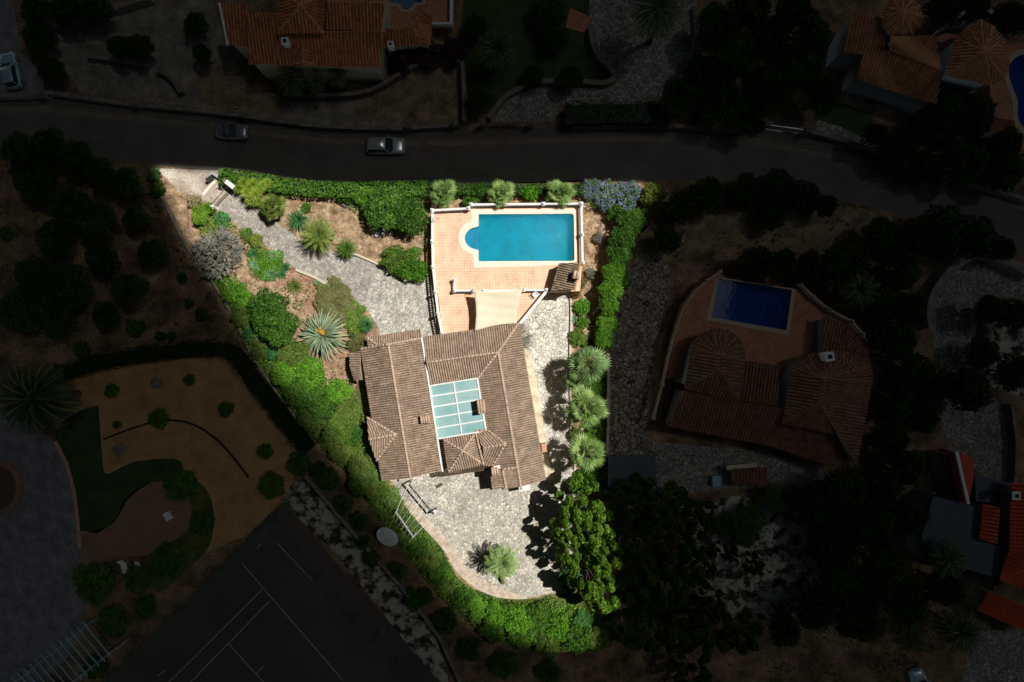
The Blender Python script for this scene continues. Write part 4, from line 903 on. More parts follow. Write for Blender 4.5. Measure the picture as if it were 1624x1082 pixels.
# white sun loungers / small furniture in the left garden
def lounger(px, py, rz, label):
    r = empty('sun_lounger', P(px, py), label, 'sun lounger', 'white garden loungers', rz)
    for nm, bx_ in (('seat', (-.3,.3,-.6,.5,.3,.36)), ('leg', (-.28,-.22,-.55,-.5,0,.3)), ('leg', (.22,.28,-.55,-.5,0,.3)), ('leg', (-.28,-.22,.4,.46,0,.3)), ('leg', (.22,.28,.4,.46,0,.3))):
        t = MB(); t.box(*bx_); o = t.build(nm, M['white'], None); o.parent = r
    t = MB(); t.bar((0,.5,.36), (0,1.0,.8), .6, .05); o = t.build('backrest', M['white'], None); o.parent = r
lounger(200, 900, .3, 'white lounger, left one of the pair in the bottom left garden'); lounger(218, 901, -.4, 'white lounger, right one of the pair in the bottom left garden')
tb_ = empty('side_table', P(270,817), 'small square white table on the round brown patio', 'table', rz=.5)
for nm, bx_ in (('table_top', (-.4,.4,-.45,.45,.5,.54)), ('leg', (-.35,-.3,-.4,-.35,0,.5)), ('leg', (.3,.35,-.4,-.35,0,.5)), ('leg', (-.35,-.3,.35,.4,0,.5)), ('leg', (.3,.35,.35,.4,0,.5))):
    t = MB(); t.box(*bx_); o = t.build(nm, M['white'], None); o.parent = tb_
# planter ring at the far left
pr_ = empty('round_planter', P(2,772), 'round stone planter ring cut by the left picture edge', 'planter'); c = P(2,772)
m = MB(); ang = [2*PI*i/28 for i in range(28)]; m.prism([(c.x+2.5*math.cos(a), c.y+2.9*math.sin(a)) for a in ang], 0, .5, hole=[(c.x+2.0*math.cos(a), c.y+2.4*math.sin(a)) for a in ang]); m.build('rim', M['sand2'], pr_)
m = MB(); m.prism([(c.x+2.0*math.cos(a), c.y+2.4*math.sin(a)) for a in ang], .0, .35); m.build('soil', M['wood'], pr_)
# garden edging, rocks
wall_path('garden_edging', [(165,697),(200,683),(250,668),(290,668),(325,682),(360,712),(395,757)], .12, .15, M['soot'], 'thin dark curved edging winding through the ochre sand garden', 'edging', smooth=3)
def rock(px, py, r, label, mat=None, z=0):
    m = MB(); t = bmesh.new(); bmesh.ops.create_icosphere(t, subdivisions=3, radius=r)
    for v in t.verts: v.co *= 1+.35*mnoise.noise(v.co/r*1.6+Vector((px, py, 0))); v.co.z *= .6
    vs = [v.co.copy() for v in t.verts]; fs = [tuple(v.index for v in f.verts) for f in t.faces]; t.free()
    m.add([P(px, py)+v+Vector((0,0,r*.2+z)) for v in vs], fs); tag(m.build('rock', mat or M['stonewall'], smooth=True), label, 'rock')
rock(191, 713, .7, 'brown boulder on the ochre sand left of centre'); rock(249, 607, .6, 'pale grey boulder at the top of the ochre sand garden', M['gutter'])
rock(508, 452, .35, 'small white rock on the red soil beside the driveway', M['white']); rock(601, 366, .7, 'pale blue-grey rock under the wide shrub above the straw bed', M['bluewall'])
rock(548, 322, .6, 'grey rock at the top of the straw bed near the hedge'); rock(1560, 530, .9, 'pale rock in the rock garden beside the cobbled drive', M['gutter'])

# ------------------------------------------------------------------ cars
def car(px, py, rz, label, paint, roofp, Lc=4.2, Wc=1.75, Hc=1.5, est=True):
    r = empty('parked_car', P(px, py, .01), label, 'car', rz=rz)
    hl, hw = Lc/2, Wc/2
    def part(name, mb, mat, sm=True, par=r):
        o = mb.build(name, mat, None, sm); o.parent = par; return o
    stn = [(-hl,.72,.55),(-hl+.12,.86,.72),(-hl+.4,.96,.86),(-hl*.45,1,.93),(0,1,.93),(hl*.35,1,.92),(hl*.55,.99,.88),(hl-.35,.94,.8),(hl-.1,.84,.68),(hl,.68,.5)]
    m = MB(); vs = []; prof = [(-.97,.2),(-1,.38),(-1,.62),(-.95,.88),(-.8,.99),(-.4,1.02),(0,1.03),(.4,1.02),(.8,.99),(.95,.88),(1,.62),(1,.38),(.97,.2)]
    for x, wk, zt in stn:
        for a, b in prof: vs.append((x*(1 if abs(a) < .9 else .985), a*hw*wk, .18+(zt-.18)*b if b > .2 else .2))
    k = len(prof); fs = [(i*k+j, i*k+j+1, (i+1)*k+j+1, (i+1)*k+j) for i in range(len(stn)-1) for j in range(k-1)]
    fs += [tuple(range(k-1, -1, -1)), tuple((len(stn)-1)*k+j for j in range(k))]+[(i*k, (i+1)*k, (i+1)*k+k-1, i*k+k-1) for i in range(len(stn)-1)]
    m.add(vs, fs); part('body', m, paint)
    xb, xf = (-hl+.22, hl*.42) if est else (-hl*.5, hl*.38)
    tb0, tf0 = xb+(.22 if est else .35), xf-.75
    lo = [(xb,-hw*.72),(xb+.25,-hw*.88),(xf-.35,-hw*.88),(xf,-hw*.66),(xf,hw*.66),(xf-.35,hw*.88),(xb+.25,hw*.88),(xb,hw*.72)]
    hi = [(tb0,-hw*.58),(tb0+.15,-hw*.68),(tf0-.15,-hw*.7),(tf0,-hw*.58),(tf0,hw*.58),(tf0-.15,hw*.7),(tb0+.15,hw*.68),(tb0,hw*.58)]
    m = MB(); vs = [(x, y, .9) for x, y in lo]+[(x, y, Hc-.04) for x, y in hi]
    m.add(vs, [(i, (i+1) % 8, 8+(i+1) % 8, 8+i) for i in range(8)]+[tuple(range(8, 16))]); part('window', m, M['glass'], False)
    m = MB(); n8 = [(x*1.0, y*1.02) for x, y in hi]; cxm = (tb0+tf0)/2
    vs = [(x, y, Hc-.05) for x, y in n8]+[(cxm+(x-cxm)*.96, y*.94, Hc) for x, y in n8]+[(cxm, 0, Hc+.03)]
    m.add(vs, [(i, (i+1) % 8, 8+(i+1) % 8, 8+i) for i in range(8)]+[(8+i, 8+(i+1) % 8, 16) for i in range(8)]); part('roof', m, roofp)
    m = MB()
    for i in (0, 2, 5, 7):
        m = MB(); m.bar((lo[i][0], lo[i][1], .9), (hi[i][0], hi[i][1], Hc-.05), .06, .05); part('pillar', m, paint, False)
    m = MB()
    for sx in (-1, 1):
        for sy in (-1, 1):
            m = MB(); m.tube([(sx*hl*.62, sy*(hw-.22), .32), (sx*hl*.62, sy*(hw+.005), .32)], .32, 18); wo = part('wheel', m, M['tyre'])
            m = MB(); m.tube([(sx*hl*.62, sy*(hw-.05), .32), (sx*hl*.62, sy*(hw+.015), .32)], .2, 12); part('rim', m, M['rim'], par=wo)
    for sy in (-1, 1):
        m = MB(); m.bar((xf-.45, sy*hw*.95, .98), (xf-.4, sy*(hw+.13), 1.02), .14, .12); part('mirror', m, paint)
        m = MB(); m.bar((hl-.22, sy*hw*.62, .68), (hl-.12, sy*hw*.74, .66), .3, .12); part('headlight', m, M['lamp'])
        m = MB(); m.bar((-hl+.08, sy*hw*.66, .68), (-hl+.12, sy*hw*.8, .68), .14, .16); part('tail_light', m, M['redlamp'])
    if est:
        m = MB(); m.bar((tb0+.4,0,Hc+.02), (tb0+.25,0,Hc+.2), .02, .02); part('antenna', m, M['tyre'])
        for sy in (-1, 1): m = MB(); m.bar((tb0+.2, sy*hw*.6, Hc+.03), (tf0-.2, sy*hw*.6, Hc+.03), .04, .05); part('roof_rail', m, M['rim'], False)
    return r
car(613, 234, 0.0, 'silver estate car with a dark windscreen parked on the road', M['carsilver'], M['carsilver'], 4.25, 1.85)
car(371, 211, -.06, 'dark blue soft-top car parked on the road left of the silver one', M['cardark'], M['softtop'], 3.6, 1.75, 1.35, False)
car(23, 116, PI/2+.22, 'pale blue hatchback standing in the top left yard', M['carwhite'], M['carwhite'], 4.1, 1.75)
car(1455, 1084, 1.9, 'pale blue car cut off by the bottom edge on the right', M['carwhite'], M['carwhite'], 3.9, 1.7)
#VEGETATION
def leaf_arrays(clumps, n, ln, wd, up=.35, rnd=.8, inner=.7, lo=-.25):
    w_ = np.array([c[3]*c[4] for c in clumps]); w_ = w_/w_.sum()
    idx = RNG.choice(len(clumps), n, p=w_); C3 = np.array([c[:3] for c in clumps])[idx]; R3 = np.array([c[3:6] for c in clumps])[idx]
    d = RNG.normal(size=(n, 3)); d /= np.linalg.norm(d, axis=1)[:, None]; neg = d[:, 2] < lo; d[neg, 2] *= -1
    rad = inner+(1.06-inner)*RNG.random(n)**.6
    ph = d*3.1; wob = 1+.10*np.sin(ph[:,0]*2.3+idx)+.09*np.sin(ph[:,1]*2.9+idx*2)
    p = C3+d*R3*(rad*wob)[:, None]
    nrm = d/R3; nrm /= np.linalg.norm(nrm, axis=1)[:, None]
    nrm = nrm+RNG.normal(size=(n, 3))*rnd+np.array([0, 0, up]); nrm /= np.linalg.norm(nrm, axis=1)[:, None]
    t = RNG.normal(size=(n, 3)); t -= nrm*(t*nrm).sum(1)[:, None]; t /= np.linalg.norm(t, axis=1)[:, None]; b = np.cross(nrm, t)
    s = (.65+.7*RNG.random(n))[:, None]; l = ln*s/2; w2 = wd*s/2
    return p, t, b, nrm, l, w2
def quads(p, t, b, nrm, l, w2):
    v = np.stack([p-t*l, p+b*w2-t*l*.1+nrm*w2*.3, p+t*l, p-b*w2-t*l*.1+nrm*w2*.3], 1).reshape(-1, 3)
    return v
def mesh_quads(name, v, mats, extra=None, matidx=None):
    me = bpy.data.meshes.new(name); nq = len(v)//4; ev, ef = (extra.v, extra.f) if extra else ([], [])
    faces = [tuple(range(4*i, 4*i+4)) for i in range(nq)]+[tuple(k+nq*4 for k in f) for f in ef]
    me.from_pydata(list(map(tuple, v))+[tuple(x) for x in ev], [], faces)
    for m in mats: me.materials.append(m)
    mi = list(matidx) if matidx is not None else [0]*nq
    me.polygons.foreach_set('material_index', mi+[len(mats)-1]*len(ef)); me.update(); return me
def clump_set(R, h, n, flat=.6, rr=(.35,.5), seed=0, spread=.6):
    r = random.Random(seed); out = []
    for i in range(n):
        a = i*2.4+r.random()*.6; q = R*(.12+spread*math.sqrt((i+.3)/n)); s = R*r.uniform(*rr)
        out.append((q*math.cos(a), q*math.sin(a), h*(.95-.4*(q/R)**2)-s*flat*.8+r.uniform(-.06,.06)*h, s, s*r.uniform(.8,1.2), s*flat*1.2))
    return out
CACHE = {}
MASTER = {}
def get_mesh(key, fn):
    if key not in CACHE: CACHE[key] = fn()
    return CACHE[key]
# --- shrub: one mesh (foliage with woody stems)
def shrub_mesh(R, h, mat, seed, nl, ln, wd, second=None, frac=.2):
    cl = clump_set(R, h, 15, .8, (.2,.36), seed)
    v = quads(*leaf_arrays(cl, nl, ln, wd)); st = MB()
    for c in cl[:5]: st.tube([(0,0,0), (c[0]*.5,c[1]*.5,h*.3), (c[0],c[1],max(.1,c[2]))], [R*.035,R*.025,R*.01], 5)
    mats = [M[mat]]+([M[second]] if second else [])+[M['bark']]
    mi = (RNG.random(nl) < frac).astype(int) if second else None
    return mesh_quads('foliage', v, mats, st, mi)
def place(o, px, py, z, r, rz, sc):
    o.location = P(px, py, z); o.location.z = 0; o.rotation_euler = (0, 0, rz); o.scale = sc
LEAF = {0: (1.0, 1400, .16, .1), 1: (2.0, 4200, .19, .12), 2: (3.5, 11000, .23, .14)}
def V(mat, px, py, rpx, h, label, cat='shrub', name='shrub', group=None, el=1.0, rz=None, second=None, frac=.2, z=None):
    """shrub centred on photo pixel, radius in photo pixels, height in metres"""
    R = rpx/S; k = 0 if R < 1.3 else (1 if R < 2.7 else 2); b = LEAF[k]; sd = random.randint(0, 2)
    me = get_mesh(('s', mat, second, frac, k, sd), lambda: shrub_mesh(b[0], b[0]*.8, mat, sd*7+k, b[1], b[2], b[3], second, frac))
    o = bpy.data.objects.new(name, me); COL.objects.link(o)
    place(o, px, py, h*.6 if z is None else z, R, random.uniform(0, 6) if rz is None else rz, (R/b[0]*el, R/b[0]/el, h/(b[0]*.8)))
    tag(o, label, cat, group); return o
def tree_parts(R, h, mat, seed, nl, ln, wd, ncl=16, flat=.55, rr=(.24,.36), second=None, frac=.1, spread=.6):
    r = random.Random(seed); cl = clump_set(R, h, ncl, flat, rr, seed, spread)
    v = quads(*leaf_arrays(cl, nl, ln, wd, up=.5, inner=.62)); mats = [M[mat]]+([M[second]] if second else [])
    mi = (RNG.random(nl) < frac).astype(int) if second else None
    crown = mesh_quads('crown', v, mats, None, mi)
    t = MB(); t.tube([(0,0,-.1),(.1,.05,h*.25),(0,.1,h*.45)], [R*.07,R*.055,R*.045], 8)
    for c in cl[:9]: t.tube([(0,.1,h*.42), (c[0]*.45,c[1]*.45,h*.55), (c[0]*.95,c[1]*.95,c[2])], [R*.035,R*.022,R*.008], 6)
    me = bpy.data.meshes.new('trunk'); me.from_pydata([tuple(x) for x in t.v], [], t.f); me.materials.append(M['bark']); me.update()
    return crown, me
def T(mat, px, py, rpx, h, label, group=None, el=1.0, rz=None, style='round', second=None, frac=.1, name='tree', cat='tree'):
    R = rpx/S; big = R > 2.6; b = 4.0 if big else 2.0; sd = random.randint(0, 2)
    if style == 'lobed': args = dict(ncl=15, flat=.7, rr=(.14,.25), spread=.92); nl = 19000
    elif style == 'thin': args = dict(ncl=12, flat=.7, rr=(.22,.34)); nl = 3000 if big else 1200
    else: args = dict(ncl=16, flat=.6, rr=(.26,.4)); nl = 15000 if big else 5200
    cm_, tm = get_mesh(('t', mat, style, big, sd, second), lambda: tree_parts(b, b*1.4, mat, sd*5+3, nl, .23 if big else .19, .145 if big else .12, second=second, frac=frac, **args))
    root = empty(name, (0,0,0), label, cat, group); place(root, px, py, h*.75, R, random.uniform(0, 6) if rz is None else rz, (R/b*el, R/b/el, h/(b*1.4)))
    for nm, me in (('crown', cm_), ('trunk', tm)):
        o = bpy.data.objects.new(nm, me); COL.objects.link(o); o.parent = root
    return root
# --- palms
def pinnate_mesh(mat, nf=46, L=2.6, droop=1.0, leaflets=20, ll=.55, lw=.07, seed=1, stiff=.0):
    r = random.Random(seed); vs = []; st = MB()
    for i in range(nf):
        a = i*2.39996+r.uniform(-.1,.1); el = math.radians(80-95*(i/nf)**.8+r.uniform(-6,6)); Lf = L*r.uniform(.82,1.08); p = Vector((0,0,0)); pts = [p.copy()]; e = el; n = 9
        for k in range(n):
            p = p+Vector((math.cos(a)*math.cos(e), math.sin(a)*math.cos(e), math.sin(e)))*(Lf/n); e -= math.radians((15-9*stiff)*droop*(k+1)/n+2); pts.append(p.copy())
        st.tube(pts, [.035*(1-k/(n+1))+.006 for k in range(n+1)], 4)
        for k in range(leaflets):
            f = .12+.88*k/leaflets; q = f*n; i0 = min(n-1, int(q)); c = pts[i0].lerp(pts[i0+1], q-i0); d = (pts[i0+1]-pts[i0]).normalized()
            sd = d.cross(Vector((0,0,1))).normalized(); up = sd.cross(d)
            for s in (-1, 1):
                l = ll*math.sin(PI*(.15+.8*f))*r.uniform(.85,1.1); t = (sd*s*.85+d*.6+up*(.25-r.random()*.3)-Vector((0,0,.1))).normalized(); w_ = d.cross(t).cross(t).normalized()*lw/2
                vs += [c-w_*.6, c+t*l*.45+w_, c+t*l-Vector((0,0,.1*l)), c+t*l*.45-w_]
    return mesh_quads('fronds', np.array([tuple(v) for v in vs]), [M[mat], M['palm']], st)
def fan_mesh(mat, nf=24, pet=1.2, blade=1.0, seg=12, seed=2, spread=80, tilt=96):
    r = random.Random(seed); m = MB(); st = MB()
    for i in range(nf):
        a = i*2.39996+r.uniform(-.25,.25); e = math.radians(78-tilt*(i/nf)**.85+r.uniform(-12,12)); d = Vector((math.cos(a)*math.cos(e), math.sin(a)*math.cos(e), math.sin(e)))
        pl = pet*r.uniform(.7,1.15)*(.5+.5*i/nf); c = d*pl-Vector((0,0,.12*pl*pl*math.cos(e))); st.tube([(0,0,0), tuple(d*pl*.5), tuple(c)], [.03,.022,.016], 4)
        sd = d.cross(Vector((0,0,1))).normalized(); up = sd.cross(d).normalized(); tw = r.uniform(-.35,.35); sd = (sd+up*tw).normalized(); up = sd.cross(d).normalized(); bl = blade*r.uniform(.8,1.15)
        vs = [c]; fs = []
        for k in range(seg):
            th = math.radians(spread*(2*k/(seg-1)-1)); l = bl*r.uniform(.88,1.08)*(1-.12*abs(th))
            t = (d*math.cos(th)+sd*math.sin(th)*.95-up*(.1+.15*abs(math.sin(th)))).normalized(); w_ = t.cross(up).normalized()*bl*.07
            b = len(vs); z = up*(.03 if k % 2 else -.03); tip = c+t*l-Vector((0,0,.2*l*l)); mid_ = c+t*l*.5
            vs += [mid_+w_+z, tip, mid_-w_-z]; fs.append((0, b, b+1, b+2))
        m.add(vs, fs)
    me = bpy.data.meshes.new('fronds'); nq = len(m.f); me.from_pydata([tuple(x) for x in m.v]+[tuple(x) for x in st.v], [], m.f+[tuple(k+len(m.v) for k in f) for f in st.f])
    me.materials.append(M[mat]); me.update(); return me
def palm(kind, mat, px, py, rpx, h, label, group=None, base=None, trunk=.2, cat='palm', name='palm_tree', dead=True):
    c = P(px, py, h); b = P(*base) if base else Vector((c.x, c.y, 0)); R = rpx/S
    root = empty(name, b, label, cat, group)
    ref = {'fan': 2.1, 'pin': 2.6, 'stiff': 2.6, 'agave': 2.6}[kind]; sd = random.randint(0, 1)
    if kind == 'fan': me = get_mesh(('fan', mat, sd), lambda: fan_mesh(mat, seed=sd+2))
    elif kind == 'pin' and h == 4.2: me = get_mesh(('sparse', mat), lambda: pinnate_mesh(mat, 30, 2.6, 1.1, 22, .5, .085, 4))
    elif kind == 'pin': me = get_mesh(('pin', mat, sd), lambda: pinnate_mesh(mat, seed=sd+2))
    else: me = get_mesh(('stiff', mat, sd), lambda: pinnate_mesh(mat, 60, 2.6, .6, 24, .4, .06, sd+5, 1))
    o = bpy.data.objects.new('fronds', me); COL.objects.link(o); o.parent = root; o.location = c-b; k = R/ref; o.scale = (k, k, k); o.rotation_euler = (0, 0, random.uniform(0, 6))
    m = MB(); cc = c-b; m.tube([(0,0,-.1), tuple(cc*.3+Vector((0,0,.0))), tuple(cc*.7), tuple(cc)], [trunk*1.3, trunk, trunk*.9, trunk], 9)
    for i in range(int(h/.28)): 
        q = cc*((i+.5)*.28/h); m.lathe([(trunk*1.0,0),(trunk*1.18,.1),(trunk*.95,.14)], 9, q)
    t = m.build('trunk', M['palmtrunk'], None); t.parent = root
    if dead:
        me2 = get_mesh(('skirt',), lambda: pinnate_mesh('brownleaf', 14, 1.6, 2.2, 12, .4, .06, 9)); s = bpy.data.objects.new('dead_fronds', me2); COL.objects.link(s); s.parent = root; s.location = cc-Vector((0,0,.15)); s.scale = (k*.8, k*.8, k*.9)
    return root
# --- rosettes
def rosette_mesh(n, L, W, mats, seed=1, arch=.8, flat0=78, flat1=5, segs=5, thick=.0):
    r = random.Random(seed); vs = []; fs = []; mi = []
    for i in range(n):
        a = i*2.39996+r.uniform(-.08,.08); e = math.radians(flat0-(flat0-flat1)*(i/n)**.8+r.uniform(-4,4)); l = L*r.uniform(.85,1.05)*(.55+.45*min(1, i/n*1.8)); p = Vector((0,0,0)); b = len(vs)
        h = Vector((math.cos(a), math.sin(a), 0)); s = Vector((-h.y, h.x, 0))
        for k in range(segs+1):
            t = k/segs; w_ = W/2*(.75+.9*t-1.6*t*t)*(1 if k < segs else .05); up = (-h*math.sin(e)+Vector((0,0,math.cos(e))))
            vs += [p-s*w_+up*w_*.4, p+Vector((0,0,-thick*(1-t))), p+s*w_+up*w_*.4]
            p = p+(h*math.cos(e)+Vector((0,0,math.sin(e))))*(l/segs); e -= math.radians(14*arch*(k+1)/segs*2)
        for k in range(segs):
            q = b+3*k; fs += [(q, q+1, q+4, q+3), (q+1, q+2, q+5, q+4)]
    me = bpy.data.meshes.new('leaves'); me.from_pydata([tuple(v) for v in vs], [], fs)
    for m in mats: me.materials.append(M[m])
    me.update(); return me
def rosette(px, py, rpx, mat, label, n=40, W=.16, h=.1, cat='agave', name='agave', group=None, arch=.8, flat1=5, z0=0, par=None):
    R = rpx/S; me = get_mesh(('ros', mat, n, W, arch, flat1), lambda: rosette_mesh(n, 1.0, W, [mat], n, arch, flat1=flat1))
    o = bpy.data.objects.new(name, me); COL.objects.link(o); o.location = P(px, py, h); o.location.z = h; o.scale = (R*1.12,)*3; o.rotation_euler = (0, 0, random.uniform(0, 6))
    tag(o, label, cat, group); return o
# --- hedges
def hedge(pts, width, h, mat, label, ln=.24, dens=62, px=True, cat='hedge', smooth=0, lump=.12):
    pts = smoothpoly(pts, smooth, False) if smooth else pts
    q = [Vector((*P2(x, y, h*.5), 0)) for x, y in pts]; root = empty('hedge', q[0], label, cat)
    core = MB(); vs_p = []; vs_n = []
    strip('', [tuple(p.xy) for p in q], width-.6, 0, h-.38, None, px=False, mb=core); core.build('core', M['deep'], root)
    for i in range(len(q)-1):
        a, b = q[i], q[i+1]; L = (b-a).length; d = (b-a).normalized(); s = Vector((-d.y, d.x, 0)); n = int(L*(width+1.4*h)*dens)
        for _ in range(n):
            u_ = random.random()*L; f = random.random()*(width+2*h*.7)
            if f < width: x = f-width/2; p = a+d*u_+s*x+Vector((0,0,h)); nn_ = Vector((0,0,1))
            elif f < width+h*.7: p = a+d*u_+s*(width/2)+Vector((0,0,random.random()*h)); nn_ = s
            else: p = a+d*u_-s*(width/2)+Vector((0,0,random.random()*h)); nn_ = -s
            nv = mnoise.noise(Vector((p.x*.9, p.y*.9, p.z)))
            p = p+nn_*(nv*lump*2-random.random()*.12); vs_p.append(tuple(p-root.location)); vs_n.append(tuple(nn_))
    p = np.array(vs_p); nr = np.array(vs_n)+RNG.normal(size=(len(vs_p), 3))*.55; nr /= np.linalg.norm(nr, axis=1)[:, None]
    t = RNG.normal(size=p.shape); t -= nr*(t*nr).sum(1)[:, None]; t /= np.linalg.norm(t, axis=1)[:, None]; b = np.cross(nr, t); s = (.6+.8*RNG.random(len(p)))[:, None]
    me = mesh_quads('foliage', quads(p, t, b, nr, ln*s/2, ln*.33*s), [M[mat]]); o = bpy.data.objects.new('foliage', me); COL.objects.link(o); o.parent = root
    return root
def inpoly(x, y, poly):
    c = False; n = len(poly); j = n-1
    for i in range(n):
        if (poly[i][1] > y) != (poly[j][1] > y) and x < (poly[j][0]-poly[i][0])*(y-poly[i][1])/(poly[j][1]-poly[i][1])+poly[i][0]: c = not c
        j = i
    return c
def scatter(name, poly, dens, ln, wd, mats, h=.15, upright=.5, thr=-.2, nsc=.35, seedz=0.0, stretch=0.0):
    q = pix(poly); xs = [p[0] for p in q]; ys = [p[1] for p in q]; A = (max(xs)-min(xs))*(max(ys)-min(ys)); P_ = []
    for _ in range(int(A*dens)):
        x = random.uniform(min(xs), max(xs)); y = random.uniform(min(ys), max(ys))
        if inpoly(x, y, q):
            nv = mnoise.noise(Vector((x*nsc, y*nsc, seedz)))+.5*mnoise.noise(Vector((x*nsc*3, y*nsc*3, seedz+4)))
            if nv+random.uniform(-.25,.25) > thr: P_.append((x, y, random.random()*h*(1+max(0, nv)*2)+.02))
    if not P_: return
    p = np.array(P_); n = len(p); nr = RNG.normal(size=(n, 3))*upright+np.array([0, 0, 1]); nr /= np.linalg.norm(nr, axis=1)[:, None]
    t = RNG.normal(size=p.shape); t -= nr*(t*nr).sum(1)[:, None]; t /= np.linalg.norm(t, axis=1)[:, None]; b = np.cross(nr, t); s = (.5+RNG.random(n))[:, None]
    mi = RNG.integers(0, len(mats), n) if len(mats) > 1 else None
    me = mesh_quads(name, quads(p, t, b, nr, ln*s/2, wd*s/2), [M[k] for k in mats], None, mi)
    if len(mats) > 1: me.polygons.foreach_set('material_index', [int(k) for k in mi]); me.update()
    o = bpy.data.objects.new(name, me); COL.objects.link(o); tag(o, kind='stuff')

def thicket(name, poly, hmax, mats, dens=55, ln=.2, seedz=0.0, edge=.8):
    qd = pix(poly); xs = [p[0] for p in qd]; ys = [p[1] for p in qd]; pts = []; nrm = []
    def hh(x, y):
        a = mnoise.cell_vector(Vector((0,0,0))) if False else None
        f = 1-min(1, mnoise.voronoi(Vector((x*.55, y*.55, seedz)))[0][0]*1.25)
        return hmax*(.25+.75*f*(.6+.8*(mnoise.noise(Vector((x*.25, y*.25, seedz)))+.5)))
    for _ in range(int((max(xs)-min(xs))*(max(ys)-min(ys))*dens)):
        x = random.uniform(min(xs), max(xs)); y = random.uniform(min(ys), max(ys))
        if not inpoly(x, y, qd): continue
        h0 = hh(x, y); gx = (hh(x+.12, y)-h0)/.12; gy = (hh(x, y+.12)-h0)/.12
        pts.append((x, y, max(.03, h0-random.random()**2*.5))); nrm.append((-gx, -gy, 1))
    p = np.array(pts); nr = np.array(nrm); nr /= np.linalg.norm(nr, axis=1)[:, None]; nr = nr+RNG.normal(size=nr.shape)*.5; nr /= np.linalg.norm(nr, axis=1)[:, None]
    t = RNG.normal(size=p.shape); t -= nr*(t*nr).sum(1)[:, None]; t /= np.linalg.norm(t, axis=1)[:, None]; b = np.cross(nr, t); s = (.6+.8*RNG.random(len(p)))[:, None]
    lump = [int((mnoise.noise(Vector((x*.45, y*.45, seedz+8)))+.5+random.uniform(-.2,.2))*len(mats)) for x, y, z in pts]; lump = [max(0, min(len(mats)-1, k)) for k in lump]
    me = mesh_quads(name, quads(p, t, b, nr, ln*s/2, ln*.32*s), [M[k] for k in mats], None, lump); o = bpy.data.objects.new(name, me); COL.objects.link(o); tag(o, kind='stuff')
# ================= the lit plot
thicket('undergrowth', [(335,425),(380,440),(400,470),(400,540),(470,540),(520,600),(560,600),(580,660),(600,760),(625,775),(645,803),(674,840),(704,873),(726,909),(756,934),(790,949),(840,951),(880,945),(930,965),(966,975),(966,1022),(880,1034),(800,1014),(740,985),(690,930),(640,870),(560,765),(470,655),(400,560),(355,480)], 1.5, ['mid','olive','bright','mid','dark'], 60)
thicket('undergrowth', [(330,345),(345,336),(392,372),(428,396),(462,424),(440,440),(400,440),(385,380),(350,360)], .6, ['mid','olive','mid'], 50, seedz=15.0)
thicket('undergrowth', [(905,560),(962,560),(960,690),(958,790),(925,800),(908,700)], 1.2, ['dark','mid','olive'], 50, seedz=5.0)
thicket('undergrowth', [(560,296),(670,296),(682,330),(680,400),(668,376),(600,365),(555,330)], 1.4, ['mid','dark','mid'], 55, seedz=8.0)
thicket('undergrowth', [(925,310),(1030,300),(1012,350),(990,420),(975,500),(963,560),(948,560),(955,480),(972,400),(985,350),(930,330)], 1.8, ['dark','mid','bright'], 55, seedz=11.0)
hedge([(350,281),(400,287),(440,294),(500,301),(560,303),(620,302),(680,300)], 1.7, 1.5, 'mid', 'long clipped green hedge along the road above the driveway', smooth=2)
hedge([(680,301),(740,302),(800,303),(870,303),(925,302)], 1.2, 1.4, 'dark', 'dark hedge behind the fan palms north of the turquoise pool')
# yucca clump beside the gate: one multi-headed plant
yu = empty('yucca', P(398,302), 'yellow-green multi-headed yucca beside the driveway gate', 'yucca')
for k, (x, y, r_, z) in enumerate(((386,290,11,1.9),(400,292,12,2.1),(412,298,11,2.0),(390,305,11,1.9),(404,308,13,2.2),(398,318,11,1.7),(418,293,9,1.6),(377,299,9,1.4),(410,320,9,1.4),(424,290,9,1.9))):
    me = get_mesh(('yuc', k % 3), lambda: rosette_mesh(60, 1.0, .09, ['lime'], 3+k, .5, flat1=-15))
    o = bpy.data.objects.new('rosette', me); COL.objects.link(o); o.parent = yu; c = P(x, y, z)-yu.location; o.location = c; o.scale = (r_/S*1.15,)*3
    m = MB(); m.tube([(0,0,0), tuple(c*.5+Vector((0,0,.1))), tuple(c)], [.08,.06,.05], 6); b = m.build('stem', M['bark'], None); b.parent = yu
palm('fan', 'olivepalm', 431, 327, 25, 2.2, 'green fan palm just below the yellow-green yucca', trunk=.16)
rosette(474, 349, 21, 'teal', 'blue-green spiky rosette between the two driveway palms', n=90, W=.06, h=.7, arch=.3, flat1=0, cat='cycad', name='cycad')
palm('stiff', 'olivepalm', 506, 373, 31, 2.0, 'large bushy olive-green cycad palm in the middle of the driveway bed', trunk=.25)
palm('stiff', 'mid', 550, 395, 18, 1.2, 'small bushy cycad palm at the end of the driveway bed', trunk=.15)
V('mid', 486, 329, 9, .7, 'small round green bush above the blue-green spiky rosette')
T('dark', 608, 330, 36, 3.2, 'wide spreading green tree left of the terrace, upper left part of the thicket', second='mid', frac=.4)
T('mid', 648, 342, 30, 3.4, 'spreading green tree touching the terrace corner palm', second='dark', frac=.5)
V('mid', 585, 318, 26, 1.6, 'low green bush between the hedge and the spreading trees', second='bright')
V('dark', 548, 310, 16, 1.2, 'small dark bush at the lower edge of the clipped hedge')
V('mid', 634, 410, 30, 1.7, 'clipped green shrub mound beside the driveway corner, upper part', el=1.25, rz=.2, second='olive', frac=.3)
V('mid', 654, 428, 26, 1.7, 'clipped green shrub mound overhanging the pale yard paving', el=1.2, rz=-.3, second='bright', frac=.3)
